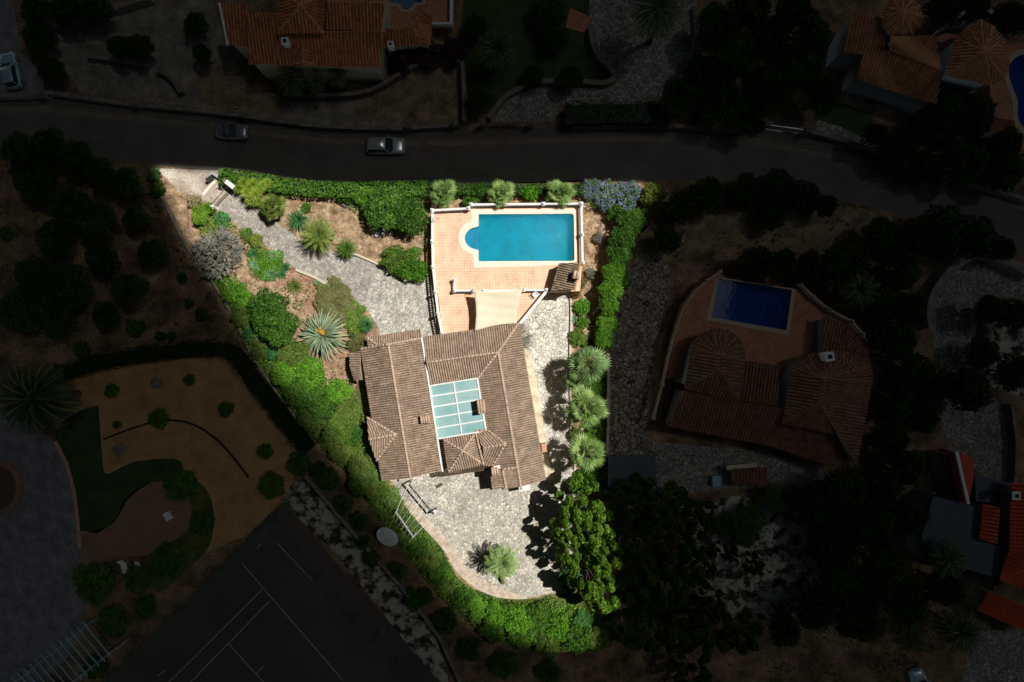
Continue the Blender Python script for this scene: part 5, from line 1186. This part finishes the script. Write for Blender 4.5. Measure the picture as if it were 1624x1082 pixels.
for x, r_, l in ((702,27,'fan palm behind the north-west corner of the tiled terrace'), (794,26,'fan palm behind the middle of the pool balustrade'), (889,27,'fan palm behind the right half of the pool balustrade')):
    palm('fan', 'palm', x, 306, r_, 2.6, l, 'fan palms north of the pool', trunk=.18)
V('mid', 747, 322, 16, 1.2, 'green bush between the first two fan palms behind the pool'); V('bright', 842, 306, 15, 1.5, 'bright green bush between two fan palms behind the pool'); V('dark', 763, 303, 16, 1.6, 'dark green bush left of the middle fan palm behind the pool', second='mid')
# agapanthus / lavender flowers
for x, y, r_, l in ((938,300,20,'left violet-flowered bush by the north-east pool corner'), (968,306,24,'broad violet-flowered bush in the middle of the flower group'), (1000,304,20,'violet-flowered bush at the top right of the flower group'), (993,328,18,'violet-flowered bush above the dark hedge tree'), (960,322,16,'violet-flowered bush nearest the brown soil bed')):
    V('mid', x, y, r_, 1.5, l, second='violet', frac=.36, cat='flowering shrub', name='flowering_shrub', group='violet flowering bushes')
V('olive', 1035, 310, 22, 2.2, 'yellowish green bush right of the violet flowers', second='lime', frac=.3); V('olive', 1025, 341, 14, 1.4, 'small yellowish bush below the violet flowers')
for x, y, r_, h, l in ((1000,352,22,3,'dark green tall bush below the violet flowers'), (987,378,21,3.2,'bright bush second from the top of the east hedge row'), (981,405,20,3.2,'bush in the east hedge row level with the pool corner'), (974,432,18,3,'bush in the east hedge row right of the barbecue'), (970,458,19,3,'bush in the east hedge row below the barbecue level'), (965,485,17,3,'bush in the east hedge row beside the black shade strip'), (962,512,17,2.8,'second lowest bush of the east hedge row'), (958,537,17,2.8,'lowest bush of the east hedge row above the fan palms')):
    T('mid' if y > 425 else 'dark', x, y, r_+1, h*random.uniform(.75,1.15), l, 'tall bushes of the east hedge row', second='bright' if y > 425 else 'mid', frac=.4)
V('brownleaf', 949, 378, 11, .8, 'dry grey-brown tussock on the soil right of the pool', second='greyleaf', frac=.6)
V('redleaf', 918, 446, 16, 1.2, 'reddish bush right of the barbecue roof', second='mid', frac=.4); V('redleaf', 912, 464, 11, 1.0, 'small reddish bush below the barbecue roof corner', second='mid', frac=.3)
V('greyleaf', 937, 433, 10, .9, 'thin grey bush right of the reddish bush', second='mid')
V('bright', 924, 488, 16, 1.1, 'round bright green bush at the top of the east bed', second='mid', frac=.4)
rosette(911, 507, 9, 'blue', 'small blue agave on the kerb of the east bed', n=26, W=.2)
V('mid', 925, 512, 12, .8, 'small green bush below the round bright bush of the east bed', second='bright')
V('olive', 918, 536, 17, .8, 'olive ground bush left of the east hedge row', second='mid', frac=.5); V('mid', 936, 550, 15, .8, 'low bush just above the uppermost large fan palm', second='olive', frac=.5)
palm('fan', 'palmblue', 932, 578, 38, 5.4, 'bluish fan palm, uppermost of the tall fan palms by the cream paving', 'tall fan palms east of the villa')
palm('fan', 'palmblue', 912, 604, 22, 3.9, 'smaller bluish fan palm between the two upper tall fan palms', 'tall fan palms east of the villa')
palm('fan', 'palm', 932, 648, 36, 5.6, 'yellow-green fan palm, middle one of the tall fan palms', 'tall fan palms east of the villa')
palm('fan', 'palm', 930, 719, 35, 5.6, 'green fan palm, lowest of the tall fan palms by the cream paving', 'tall fan palms east of the villa')
V('mid', 945, 690, 18, 1.2, 'low bush between the middle and lowest tall fan palms', second='bright'); V('mid', 945, 612, 20, 1.2, 'low bush between the upper and middle tall fan palms', second='bright')
V('mid', 934, 758, 16, 2.4, 'green bush just below the lowest tall fan palm', second='bright', frac=.3)
# bright pines
for x, y, r_, h, l in ((922,800,34,9.0,'bright lobed pine tree below the lowest fan palm'), (905,838,27,9.2,'small bright lobed pine reaching out over the courtyard'), (904,880,19,9.0,'bright lobed pine in the gap at the middle of the courtyard edge'), (946,842,29,9.4,'bright lobed pine at the right edge of the courtyard shade'), (936,917,31,9.6,'bright lobed pine in the lower right of the lit plot'), (958,948,29,8.6,'bright lobed pine lowest in the row'), (958,885,28,9.4,'bright lobed pine between the courtyard shade and the dark wood')):
    T('pine', x, y, r_, h, l, 'bright pine trees south-east of the courtyard', style='lobed', second='mid', frac=.2, name='pine_tree')
V('teal', 905, 920, 24, 1.2, 'bluish green bush in the tree shade at the courtyard corner', second='mid')
palm('pin', 'palm', 797, 892, 34, 4.2, 'single feather palm standing in the south courtyard', base=(797,925), trunk=.17)
# left beds
T('lime', 318, 340, 17, 1.8, 'lime green bush at the left side of the driveway gate', second='bright', frac=.5, name='bush_tree', cat='bush')
V('bright', 332, 330, 10, 1.5, 'small bright green bush above the lime bush'); V('strawleaf', 308, 320, 13, .8, 'tuft of pale dry grass left of the driveway gate', second='olive', frac=.3, name='grass_tuft', cat='grass tuft')
V('teal', 352, 349, 17, .6, 'low blue-green ground cover right of the lime bush', second='mid'); V('olive', 333, 364, 18, .6, 'low yellowish ground plant above the grey leafless tree', second='lime', frac=.4)
V('teal', 245, 277, 13, 1.4, 'blue-green bush at the upper left tip of the lit plot', second='mid')
def grey_bush(px, py, rpx, h, label):
    r = random.Random(5); R = rpx/S; root = empty('bare_tree', P(px, py), label, 'tree'); m = MB(); tw = []; ln_ = []
    def grow(p, d, l, rad, dep):
        q = p+d*l; m.tube([p, p.lerp(q,.5)+Vector((r.uniform(-.04,.04),r.uniform(-.04,.04),.02)), q], [rad, rad*.8, rad*.6], 4)
        for k in range(5 if dep else 9):
            nd = (d+Vector((r.gauss(0,.42), r.gauss(0,.42), r.gauss(.02,.25)))).normalized(); b = p.lerp(q, r.uniform(.35,1))
            if dep > 0: grow(b, nd, l*.72, rad*.6, dep-1)
            else: ln_.append((b, nd, r.uniform(.18,.4)))
    for i in range(34):
        a = i*2.4; e = r.uniform(.15,1.35); grow(Vector((0,0,.2)), Vector((math.cos(a)*math.cos(e), math.sin(a)*math.cos(e), math.sin(e)*h/R)).normalized(), R*.42, .05, 2)
    m.build('branches', M['stem'], root).location = (0,0,0)
    p = np.array([tuple(b+d*l*.5) for b, d, l in ln_]); t = np.array([tuple(d) for b, d, l in ln_]); nr = np.cross(t, RNG.normal(size=t.shape)); nr /= np.linalg.norm(nr, axis=1)[:, None]; b = np.cross(nr, t); l = np.array([l for _, _, l in ln_])[:, None]/2
    me = mesh_quads('twigs', quads(p, t, b, nr, l*1.3, l*.2+.015), [M['greyleaf']]); o = bpy.data.objects.new('twigs', me); COL.objects.link(o); o.parent = root
    root.children[0].location = Vector((0,0,0))
grey_bush(352, 404, 52, 2.6, 'big silvery grey leafless tree on the left edge of the lit plot')
V('lime', 407, 382, 13, .8, 'round yellow-green bush beside the driveway and the grey tree', second='olive', frac=.5)
V('mid', 392, 372, 12, .5, 'low green ground plant between the grey tree and the driveway', second='olive', frac=.4)
for x, y, r_, k, l in ((402,402,11,'teal','green aloe nearest the round yellow-green bush'), (418,405,12,'mid','green aloe in the top of the succulent patch'), (434,404,11,'blue','pale aloe top right in the succulent patch'), (404,420,12,'blue','pale aloe on the left of the succulent patch'), (421,420,12,'mid','green aloe in the centre of the succulent patch'), (438,418,11,'mid','green aloe right of centre in the succulent patch'), (452,424,11,'teal','bluish aloe at the right tip of the succulent patch'), (412,434,11,'mid','green aloe bottom left in the succulent patch'), (430,435,12,'blue','pale aloe bottom centre of the succulent patch'), (447,436,10,'teal','bluish aloe bottom right of the succulent patch')):
    rosette(x, y, r_, k, l, n=34, W=.15, group='aloes in the succulent patch', cat='aloe', name='aloe')
V('mid', 425, 418, 30, .35, 'low green carpet of leaves under the succulent patch', second='bright', frac=.5)
rosette(468, 455, 16, 'olive', 'green spiky agave on the bare soil below the succulent patch', n=46, W=.12, flat1=-5)
rosette(505, 449, 9, 'blue', 'tiny blue agave between the soil and the driveway kerb', n=24, W=.18)
V('olive', 535, 480, 42, .7, 'wide purplish green mat of low shrubs beside the driveway bend', second='brownleaf', frac=.4, el=1.15, rz=-.8); V('mid', 563, 500, 24, .7, 'green end of the low shrub mat above the round dragon tree', second='olive', frac=.4)
gaa = empty('giant_agave', P(517,531), 'giant silvery green agave with long arching leaves and yellow blooms', 'agave')
me = rosette_mesh(96, 3.4, .24, ['agave'], 8, .75, flat0=82, flat1=8, segs=8, thick=.05); o = bpy.data.objects.new('leaves', me); COL.objects.link(o); o.parent = gaa; o.location = (0,0,.9)
m = MB(); m.tube([(0,0,0),(0,0,.95)], [.3,.25], 10); o = m.build('stem', M['palmtrunk'], None); o.parent = gaa
v = quads(*leaf_arrays([(0,.3,2.1,.28,.2,.22),(.25,.1,2.0,.2,.15,.2),(-.05,.65,2.2,.15,.15,.15)], 160, .14, .1)); o = bpy.data.objects.new('blooms', mesh_quads('blooms', v, [M['orange']])); COL.objects.link(o); o.parent = gaa
dt = empty('dragon_tree', P(587,516), 'small dark green spherical dragon tree beside the yard paving', 'dragon tree')
me = rosette_mesh(220, 1.05, .05, ['teal'], 4, .25, flat0=89, flat1=-20); o = bpy.data.objects.new('leaves', me); COL.objects.link(o); o.parent = dt; o.location = (0,0,1.5)
m = MB(); m.tube([(0,0,0),(0,0,1.55)], [.12,.1], 8); o = m.build('trunk', M['bark'], None); o.parent = dt
V('lime', 565, 524, 14, 1.0, 'yellow-green bush left of the round dragon tree', second='mid', frac=.5); V('olive', 568, 545, 19, 1.2, 'olive brown bush at the north-west corner of the villa', second='brownleaf', frac=.35)
T('dark', 425, 492, 34, 4.0, 'round dense dark green tree left of the giant agave, upper one', second='mid', frac=.25); T('dark', 440, 518, 32, 4.0, 'round dense dark green tree touching the giant agave', second='mid', frac=.25)
V('mid', 378, 468, 24, 1.6, 'green bush below the grey leafless tree', second='bright', frac=.4); V('olive', 385, 500, 22, 1.5, 'greyish green bush left of the dense dark trees', second='mid', frac=.4)
V('teal', 400, 530, 17, 1.2, 'bluish bush left below the dense dark trees', second='mid', frac=.4); V('olive', 415, 553, 20, 1.3, 'olive bush at the left edge beside the low boundary wall', second='mid', frac=.4); V('teal', 432, 560, 14, 1.2, 'bluish green bush in the middle of the west thicket')
for x, y, r_, h, l in ((468,563,30,2.4,'green bush directly below the giant agave on the left'), (450,592,26,2.4,'green bush at the left edge of the west thicket'), (490,592,30,2.6,'large green bush left of the gravel patch'), (478,622,30,2.6,'large green bush in the centre of the west thicket'), (508,640,30,2.8,'large green bush with bright leaves left of the villa'), (495,662,28,2.6,'lower left green bush of the west thicket'), (536,622,24,2.8,'green bush nearest the upper left villa wall'), (552,655,24,2.6,'green bush in the corner beside the villa dormer'), (535,680,28,2.6,'green bush below the corner bush of the villa'), (558,690,20,2.4,'green bush touching the villa left of the dormer'), (540,715,24,2.4,'green bush at the bottom of the west thicket')):
    T(['mid','mid','bright','olive'][(x*7+y) % 4], x, y, r_*.92, h*random.uniform(.75,1.2), l, 'bushes of the west thicket', second=['dark','olive','mid','mid'][(x*7+y) % 4], frac=.4, name='bush_tree', cat='bush')
for x, y, r_, h, k, l in ((572,742,22,2.6,'olive','olive bush by the south-west corner of the villa'), (588,757,20,2.6,'palm','grey-green bush touching the south-west villa corner'), (600,775,22,2.4,'mid','pinkish green oleander below the south-west villa corner'), (618,787,18,2.0,'palm','grey-green bush between the villa corner and the pergola'), (568,770,20,2.2,'dark','dark bush left below the villa corner'), (630,805,14,1.2,'mid','small bush under the white pergola beam')):
    T(k, x, y, r_, h, l, second='redleaf' if k == 'mid' else 'mid', frac=.2, name='bush_tree', cat='bush')
bank = [(645,845),(672,862),(700,895),(722,925),(745,945),(790,958),(840,962)]
for i, (x, y, r_, h, k, l) in enumerate(((648,850,18,.9,'olive','low grassy bush just right of the satellite dish'), (664,866,20,1.0,'mid','grassy bush at the pergola end of the curved bank'), (682,886,22,1.0,'olive','grassy bush on the curved bank below the pergola'), (697,908,22,1.1,'mid','grassy bush midway along the curved bank'), (713,928,22,1.1,'olive','grassy bush on the curved bank, third from the feather palm'), (733,948,22,1.2,'mid','grassy bush on the curved bank lower left of the feather palm'), (760,966,24,1.5,'bright','bright bush below the feather palm, left'), (790,975,26,1.8,'bright','bright leafy bush directly below the feather palm'), (822,984,27,1.9,'bright','bright leafy bush in the middle of the south slope'), (852,975,22,1.8,'mid','green bush at the edge of the courtyard tree shade'), (855,1002,27,2.0,'mid','green bush low on the south slope'), (888,996,26,2.0,'bright','bright leafy bush right of the south slope middle'), (915,1014,26,2.0,'mid','green bush near the right end of the south slope'), (944,1012,24,2.0,'olive','pale green bush at the right end of the south slope'), (780,1000,24,1.6,'mid','bush at the lower left of the south slope'), (868,1022,24,1.8,'olive','greyish bush at the lowest edge of the lit slope'), (925,985,20,1.6,'teal','bluish green bush below the lowest pine'), (825,1010,24,1.6,'mid','low bush below the middle of the south slope'))):
    V(k, x, y, r_*.95, h*random.uniform(.75,1.25), l, second='mid' if k != 'mid' else 'dark', frac=.45, group='bushes of the south slope')
for x, y, r_, h, k, l in ((976,340,16,1.6,'dark','dark bush between the violet flowers and the east hedge row'), (995,395,15,2.4,'dark','dark bush on the outer side of the east hedge row, upper'), (988,445,14,2.4,'dark','dark bush on the outer side of the east hedge row, lower'), (950,588,16,1.6,'mid','green bush hugging the right side of the uppermost tall fan palm'), (915,690,14,1.2,'olive','olive bush on the kerb between the two lower tall fan palms'), (950,668,16,2.0,'dark','dark bush right of the middle tall fan palm'), (952,745,16,2.4,'mid','green bush right of the lowest tall fan palm'), (915,770,16,2.2,'bright','bright bush where the cream paving meets the pines')):
    V(k, x, y, r_, h, l, second='mid' if k != 'mid' else 'dark', frac=.4, group='bushes filling the east bed')
# dry stalks and ground cover
scatter('dry_grass', [(370,300),(430,305),(550,318),(600,345),(680,355),(680,395),(640,400),(600,415),(560,400),(520,390),(460,360),(410,325)], 26, .42, .03, ['strawleaf','strawleaf','brownleaf'], .12, .6, -.1)
scatter('dry_grass', [(250,275),(300,290),(340,330),(300,380),(270,330)], 22, .35, .03, ['strawleaf','olive'], .12, .6, -.05)
scatter('dry_grass', [(924,330),(1000,330),(980,400),(955,480),(925,560),(908,560),(908,470),(925,420)], 22, .32, .05, ['strawleaf','brownleaf','brownleaf'], .12, .6, -.05, seedz=3)
scatter('ground_cover', [(370,450),(470,430),(530,465),(590,540),(570,620),(520,610),(600,780),(560,740),(470,650),(400,560)], 16, .26, .12, ['mid','olive','strawleaf'], .3, .8, 0, seedz=7)
scatter('ground_cover', [(330,425),(400,545),(470,650),(560,740),(640,860),(740,970),(880,1028),(970,1020),(960,960),(840,960),(760,950),(700,900),(650,830),(600,770),(500,640),(420,540),(360,440)], 34, .24, .13, ['mid','bright','olive'], .35, .8, -.25, seedz=9)
scatter('ground_cover', [(900,560),(968,560),(962,780),(930,800),(905,700)], 20, .3, .12, ['mid','olive','brownleaf'], .3, .8, -.1, seedz=12)
scatter('dry_grass', [(545,585),(580,580),(585,640),(560,650),(530,640)], 24, .3, .05, ['strawleaf','brownleaf'], .1, .5, -.3, seedz=14)
scatter('leaf_litter', [(600,440),(700,440),(905,470),(905,700),(916,765),(900,930),(770,945),(640,800),(620,760),(870,760),(870,600),(600,520)], 1.6, .12, .08, ['brownleaf','strawleaf','olive'], .02, .3, -.1, seedz=17)

# ================= the dark surroundings
def many(rows, mat, grp, h=4, style='round', kind='T', second=None, frac=.3):
    for x, y, r_, l in rows:
        if kind == 'T': T(mat, x, y, r_, h*random.uniform(.85,1.15), l, grp, style=style, second=second, frac=frac)
        else: V(mat, x, y, r_, h*random.uniform(.8,1.2), l, group=grp, second=second, frac=frac)
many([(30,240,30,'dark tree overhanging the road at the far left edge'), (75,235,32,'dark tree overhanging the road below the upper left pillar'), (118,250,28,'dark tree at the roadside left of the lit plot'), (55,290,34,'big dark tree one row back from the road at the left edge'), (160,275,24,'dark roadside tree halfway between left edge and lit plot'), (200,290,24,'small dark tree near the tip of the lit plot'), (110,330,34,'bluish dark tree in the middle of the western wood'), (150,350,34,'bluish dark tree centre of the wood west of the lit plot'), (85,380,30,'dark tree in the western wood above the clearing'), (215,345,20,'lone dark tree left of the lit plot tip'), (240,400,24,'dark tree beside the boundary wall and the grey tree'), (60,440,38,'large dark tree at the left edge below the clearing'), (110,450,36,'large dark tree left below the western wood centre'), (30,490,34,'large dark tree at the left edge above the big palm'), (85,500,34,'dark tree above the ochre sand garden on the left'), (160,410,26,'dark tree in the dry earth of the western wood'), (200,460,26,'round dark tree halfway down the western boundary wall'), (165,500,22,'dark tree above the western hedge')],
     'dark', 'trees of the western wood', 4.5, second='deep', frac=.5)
many([(250,300,14,'low bush by the tip of the boundary wall'), (215,520,16,'bush above the middle of the western hedge'), (255,533,9,'small round bush left of a second one above the western hedge'), (273,533,9,'small round bush right of its twin above the western hedge'), (320,498,12,'bush on red earth beside the western boundary wall'), (225,455,14,'bush beside the round dark tree of the western boundary'), (10,370,12,'bush on bare earth at the left edge'), (130,555,14,'ball-shaped bush at the left end of the western hedge'), (95,590,16,'bush between the sand garden and the big dark palm'), (290,440,10,'small bush on the dry earth left of the grey tree'), (300,480,9,'tiny bush beside the boundary wall')],
     'dark', 'bushes in the western wood', 1.2, kind='V', second='mid')
hedge([(60,612),(120,585),(190,568),(260,558),(330,552),(372,560),(395,590),(425,630),(455,670),(492,712)], 1.8, 1.6, 'deep', 'dark clipped hedge bending around the ochre sand garden', dens=20, smooth=2)
for x, y, r_, l in ((178,620,13,'round clipped bush in the upper left of the ochre sand'), (301,602,10,'round clipped bush at the top of the ochre sand'), (359,649,14,'round clipped bush on the right side of the ochre sand'), (252,663,18,'largest clipped bush, in the centre of the ochre sand'), (186,673,7,'smallest clipped bush, left on the ochre sand'), (421,715,14,'round clipped bush at the right tip of the ochre sand')):
    V('mid', x, y, r_, 1.1, l, group='clipped bushes on the ochre sand', second='dark')
for x, y, l in ((344,582,'dark pot left of the pair at the top of the sand'), (354,588,'dark pot right of the pair at the top of the sand'), (366,696,'topmost dark pot of the three on the sand'), (364,706,'lower left dark pot of the three on the sand'), (374,704,'right dark pot of the three on the sand')): pot(x, y, .38, l, 0, mat=M['soot'])
palm('pin', 'palmdark', 58, 632, 62, 6.5, 'very large dark feather palm at the left edge', trunk=.35)
for x, y, r_, h, l in ((285,768,28,3,'round dark tree at the edge of the round brown patio'), (148,925,34,3,'dark rounded tree beside the pair of white loungers'), (218,920,24,2.4,'dark bush right below the pair of white loungers'), (178,987,26,2.6,'round dark tree beside the white slatted pergola'), (320,830,20,2,'dark bush in the planted border right of the patio'), (265,890,30,2.5,'dark tree in the middle of the bottom left garden'), (230,965,20,2,'dark bush above the tennis court corner'), (150,1060,20,2.2,'dark bush under the right end of the white slats'), (430,770,22,2,'dark bush on the path between sand garden and tennis court'), (475,735,20,2,'dark bush where the western hedge ends')):
    T('dark', x, y, r_, h, l, 'trees of the bottom left garden', second='mid')
many([(520,760,20,'bush in the dark directly left of the satellite dish slope'), (545,800,18,'bush above left of the satellite dish'), (590,885,16,'bush below left of the satellite dish'), (660,950,22,'bush in the dark below the curved bank'), (705,985,22,'bush in the dark left of the south slope'), (745,1030,22,'bush below left of the south slope'), (800,1055,24,'bush in the dark at the bottom edge left of centre'), (870,1065,22,'bush at the bottom edge below the south slope'), (505,745,14,'small bush near the top of the rubble strip'), (570,825,17,'bush touching the upper left rim of the satellite dish'), (630,905,18,'bush in the dark between the dish and the curved bank'), (675,945,14,'small bush in the dark halfway down the curved bank'), (575,860,13,'small bush left of the satellite dish')], 'dark', 'bushes on the shaded south bank', 1.5, kind='V', second='mid')
# north side
many([(60,20,28,'dark tree at the top left corner'), (105,15,28,'second dark tree from the top left corner'), (150,15,26,'dark tree above the retaining wall at the top left'), (60,60,26,'dark tree right above the pale blue car'), (190,75,20,'small dark tree in the top left gravel yard'), (220,75,22,'dark tree in the gravel yard nearest its right wall'), (310,40,20,'dark tree left of the terracotta villa'), (320,85,16,'dark bush tree by the terracotta villa corner'), (80,110,22,'dark tree between the pale blue car and the gravel yard')], 'deep', 'trees of the top left yard', 3.5, second='dark')
for x, y, r_, l in ((462,128,28,'palm in front of the left half of the terracotta villa'), (500,130,20,'small palm under the white dormer gable'), (535,122,20,'palm in front of the right half of the terracotta villa')): palm('pin', 'palmdark', x, y, r_, 3.5, l, 'palms before the terracotta villa')
for x, y, r_, l in ((640,90,26,'dark magenta bougainvillea against the right villa wing'), (680,86,26,'dark magenta bougainvillea below the small right roof'), (720,82,24,'dark magenta bougainvillea by the straight boundary wall')): V('deep', x, y, r_, 2.2, l, second='magenta', frac=.5, cat='bougainvillea', name='bougainvillea')
palm('pin', 'palmdark', 1042, 16, 44, 8.0, 'tall feather palm over the cobbled turning circle', base=(1030,68), trunk=.25)
palm('pin', 'palmdark', 788, 80, 34, 5.0, 'feather palm on the lawn right of the terracotta villa')
many([(760,160,22,'dark tree at the foot of the lawn beside the boundary wall'), (845,120,18,'dark bush above the curving pale wall'), (905,122,20,'dark tree inside the bend of the pale wall'), (880,60,24,'dark tree beside the small orange patio'), (870,20,30,'dark tree at the top edge above the orange patio'), (755,40,20,'dark tree left on the upper lawn')], 'deep', 'trees on the northern lawn', 3.2, second='dark')
hedge([(895,186),(950,184),(1010,184),(1060,186)], 2.6, 2.4, 'deep', 'thick dark hedge between the cobbled turning circle and the road', dens=14)
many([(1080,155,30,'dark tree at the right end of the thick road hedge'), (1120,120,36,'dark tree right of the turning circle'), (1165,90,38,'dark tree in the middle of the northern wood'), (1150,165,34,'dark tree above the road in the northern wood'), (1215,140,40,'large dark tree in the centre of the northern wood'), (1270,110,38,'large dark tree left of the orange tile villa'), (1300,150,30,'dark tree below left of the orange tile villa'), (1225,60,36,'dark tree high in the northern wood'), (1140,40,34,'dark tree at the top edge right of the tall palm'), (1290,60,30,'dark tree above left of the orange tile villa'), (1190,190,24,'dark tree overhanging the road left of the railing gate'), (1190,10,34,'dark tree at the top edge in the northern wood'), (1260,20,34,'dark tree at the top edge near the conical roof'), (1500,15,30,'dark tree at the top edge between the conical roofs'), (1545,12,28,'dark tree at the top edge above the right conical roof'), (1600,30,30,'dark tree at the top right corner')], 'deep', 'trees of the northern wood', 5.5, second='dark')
many([(1510,170,34,'dark tree against the lower right tower roof'), (1545,180,34,'dark tree between the tower roof and the curvy pool'), (1480,200,30,'dark tree on the grass below the orange tile villa'), (1425,240,30,'dark tree beside the road bend in the upper right'), (1470,262,28,'dark roadside tree in the upper right'), (1530,260,36,'dark tree on the hillside below the curvy pool'), (1590,270,36,'dark tree by the road at the right edge'), (1600,225,22,'dark tree below the small roof beside the curvy pool'), (1390,215,20,'dark tree left on the grass of the orange tile villa')], 'deep', 'trees below the orange tile villa', 4.5, second='dark')
# south of the road, east
many([(1185,300,26,'dark tree just south of the road right of the lit flowers'), (1230,296,32,'spiky dark tree leaning over the road in the middle right'), (1275,310,28,'dark tree south of the road opposite the railing gate'), (1120,310,30,'dark tree between the lit flowers and the road'), (1075,330,26,'dark tree directly right of the yellowish lit bush'), (1310,325,18,'dark bush tree by the road left of the dry slope'), (1225,340,24,'dark tree on the top of the dry slope'), (1060,380,22,'dark tree on the left of the dry slope')], 'deep', 'trees south of the road', 4.0, second='dark')
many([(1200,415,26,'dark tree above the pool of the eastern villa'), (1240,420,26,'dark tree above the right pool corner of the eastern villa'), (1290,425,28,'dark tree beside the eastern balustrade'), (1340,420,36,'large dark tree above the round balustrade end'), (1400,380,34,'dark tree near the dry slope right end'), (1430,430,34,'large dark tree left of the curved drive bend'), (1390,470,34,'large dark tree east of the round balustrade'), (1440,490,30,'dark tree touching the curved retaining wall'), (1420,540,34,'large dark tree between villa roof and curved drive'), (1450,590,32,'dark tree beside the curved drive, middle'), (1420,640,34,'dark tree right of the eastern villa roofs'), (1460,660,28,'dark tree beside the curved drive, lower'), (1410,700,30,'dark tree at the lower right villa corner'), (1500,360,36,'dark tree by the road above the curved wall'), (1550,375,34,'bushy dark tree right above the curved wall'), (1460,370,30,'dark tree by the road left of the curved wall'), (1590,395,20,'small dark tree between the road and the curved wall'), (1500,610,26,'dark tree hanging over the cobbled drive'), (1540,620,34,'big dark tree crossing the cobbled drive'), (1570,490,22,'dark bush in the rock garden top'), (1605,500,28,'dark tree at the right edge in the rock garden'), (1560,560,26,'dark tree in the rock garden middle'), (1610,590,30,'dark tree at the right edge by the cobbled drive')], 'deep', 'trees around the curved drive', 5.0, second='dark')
# south-east
many([(1190,825,26,'round dark tree above the pale rubble clearing'), (1155,830,18,'small round tree left of the one above the clearing'), (1230,790,22,'round dark tree right of the small brown shed'), (1180,850,20,'dark ball tree at the top of the rubble clearing')], 'mid', 'trees by the small shed', 3.5, second='dark')
many([(1000,800,36,'dark tree right of the uppermost bright pine'), (1050,800,36,'dark tree below the corrugated carport'), (1010,860,38,'dark tree right of the middle bright pines'), (1065,860,38,'large dark tree in the wood east of the pines'), (1110,830,30,'dark tree left of the rubble clearing top'), (1010,930,38,'dark tree right of the lowest bright pines'), (1065,930,38,'large dark tree left of the rubble clearing'), (1110,900,28,'dark tree on the left rim of the rubble clearing'), (1020,1000,36,'dark tree in the lower middle wood'), (1080,1000,36,'bluish dark tree at the lower middle right'), (1130,1010,36,'dark bluish tree below the rubble clearing'), (1180,1010,28,'dark tree below right of the rubble clearing'), (1130,960,22,'dark tree at the foot of the rubble clearing'), (1100,1070,30,'dark tree at the bottom edge right of centre'), (1200,900,14,'small dark bush on the rubble clearing'), (1160,880,12,'smaller dark bush on the rubble clearing')], 'dark', 'trees of the south-eastern wood', 6.5, second='olive', frac=.2, style='lobed')
many([(1290,800,38,'large dark tree right above the rubble clearing'), (1320,860,40,'very large dark tree right of the rubble clearing'), (1290,960,34,'dark tree below right of the rubble clearing, upper'), (1330,930,40,'large dark tree lower right of the rubble clearing'), (1340,780,34,'dark tree below the long brown roof'), (1380,830,38,'dark tree in the wood left of the red roofs'), (1400,900,38,'dark tree in the wood left of the grey flat roof'), (1360,980,36,'dark tree low in the wood left of the red roofs'), (1400,770,32,'dark tree below the eastern villa corner'), (1440,820,30,'dark tree left of the grey flat roof'), (1245,1000,26,'dark tree on the dry ground at the bottom right'), (1440,960,34,'dark tree below the grey flat roof'), (1440,740,28,'dark tree left of the narrow red roof'), (1500,930,32,'dark tree hugging the lowest red roof')], 'deep', 'trees left of the red roofs', 6.0, second='dark')
palm('pin', 'palmdark', 1500, 885, 34, 5.5, 'feather palm over the grey flat roof of the red-roofed villa'); palm('pin', 'palmdark', 1520, 1000, 40, 5.0, 'feather palm below the lowest red roof')
palm('pin', 'palmdark', 1440, 1010, 30, 4.0, 'feather palm above the cut-off car at the bottom right'); palm('pin', 'palmdark', 1360, 460, 34, 4.5, 'feather palm behind the eastern balustrade')
scatter('undergrowth', [(0,250),(240,270),(300,400),(380,540),(200,550),(0,620)], 4, .4, .2, ['dark','brownleaf','olive'], .4, .8, 0, seedz=21)
scatter('undergrowth', [(1060,300),(1400,330),(1600,410),(1480,420),(1380,560),(1280,450),(1120,420),(1040,420)], 4, .4, .2, ['dark','brownleaf','olive'], .4, .8, 0, seedz=23)
scatter('undergrowth', [(960,780),(1300,780),(1460,760),(1560,980),(1500,1082),(980,1082)], 4, .4, .2, ['dark','brownleaf','olive'], .4, .8, .05, seedz=25)
scatter('undergrowth', [(300,110),(450,150),(600,150),(735,110),(738,195),(600,195),(450,180),(330,172)], 4, .3, .15, ['strawleaf','olive'], .2, .8, .05, seedz=27)
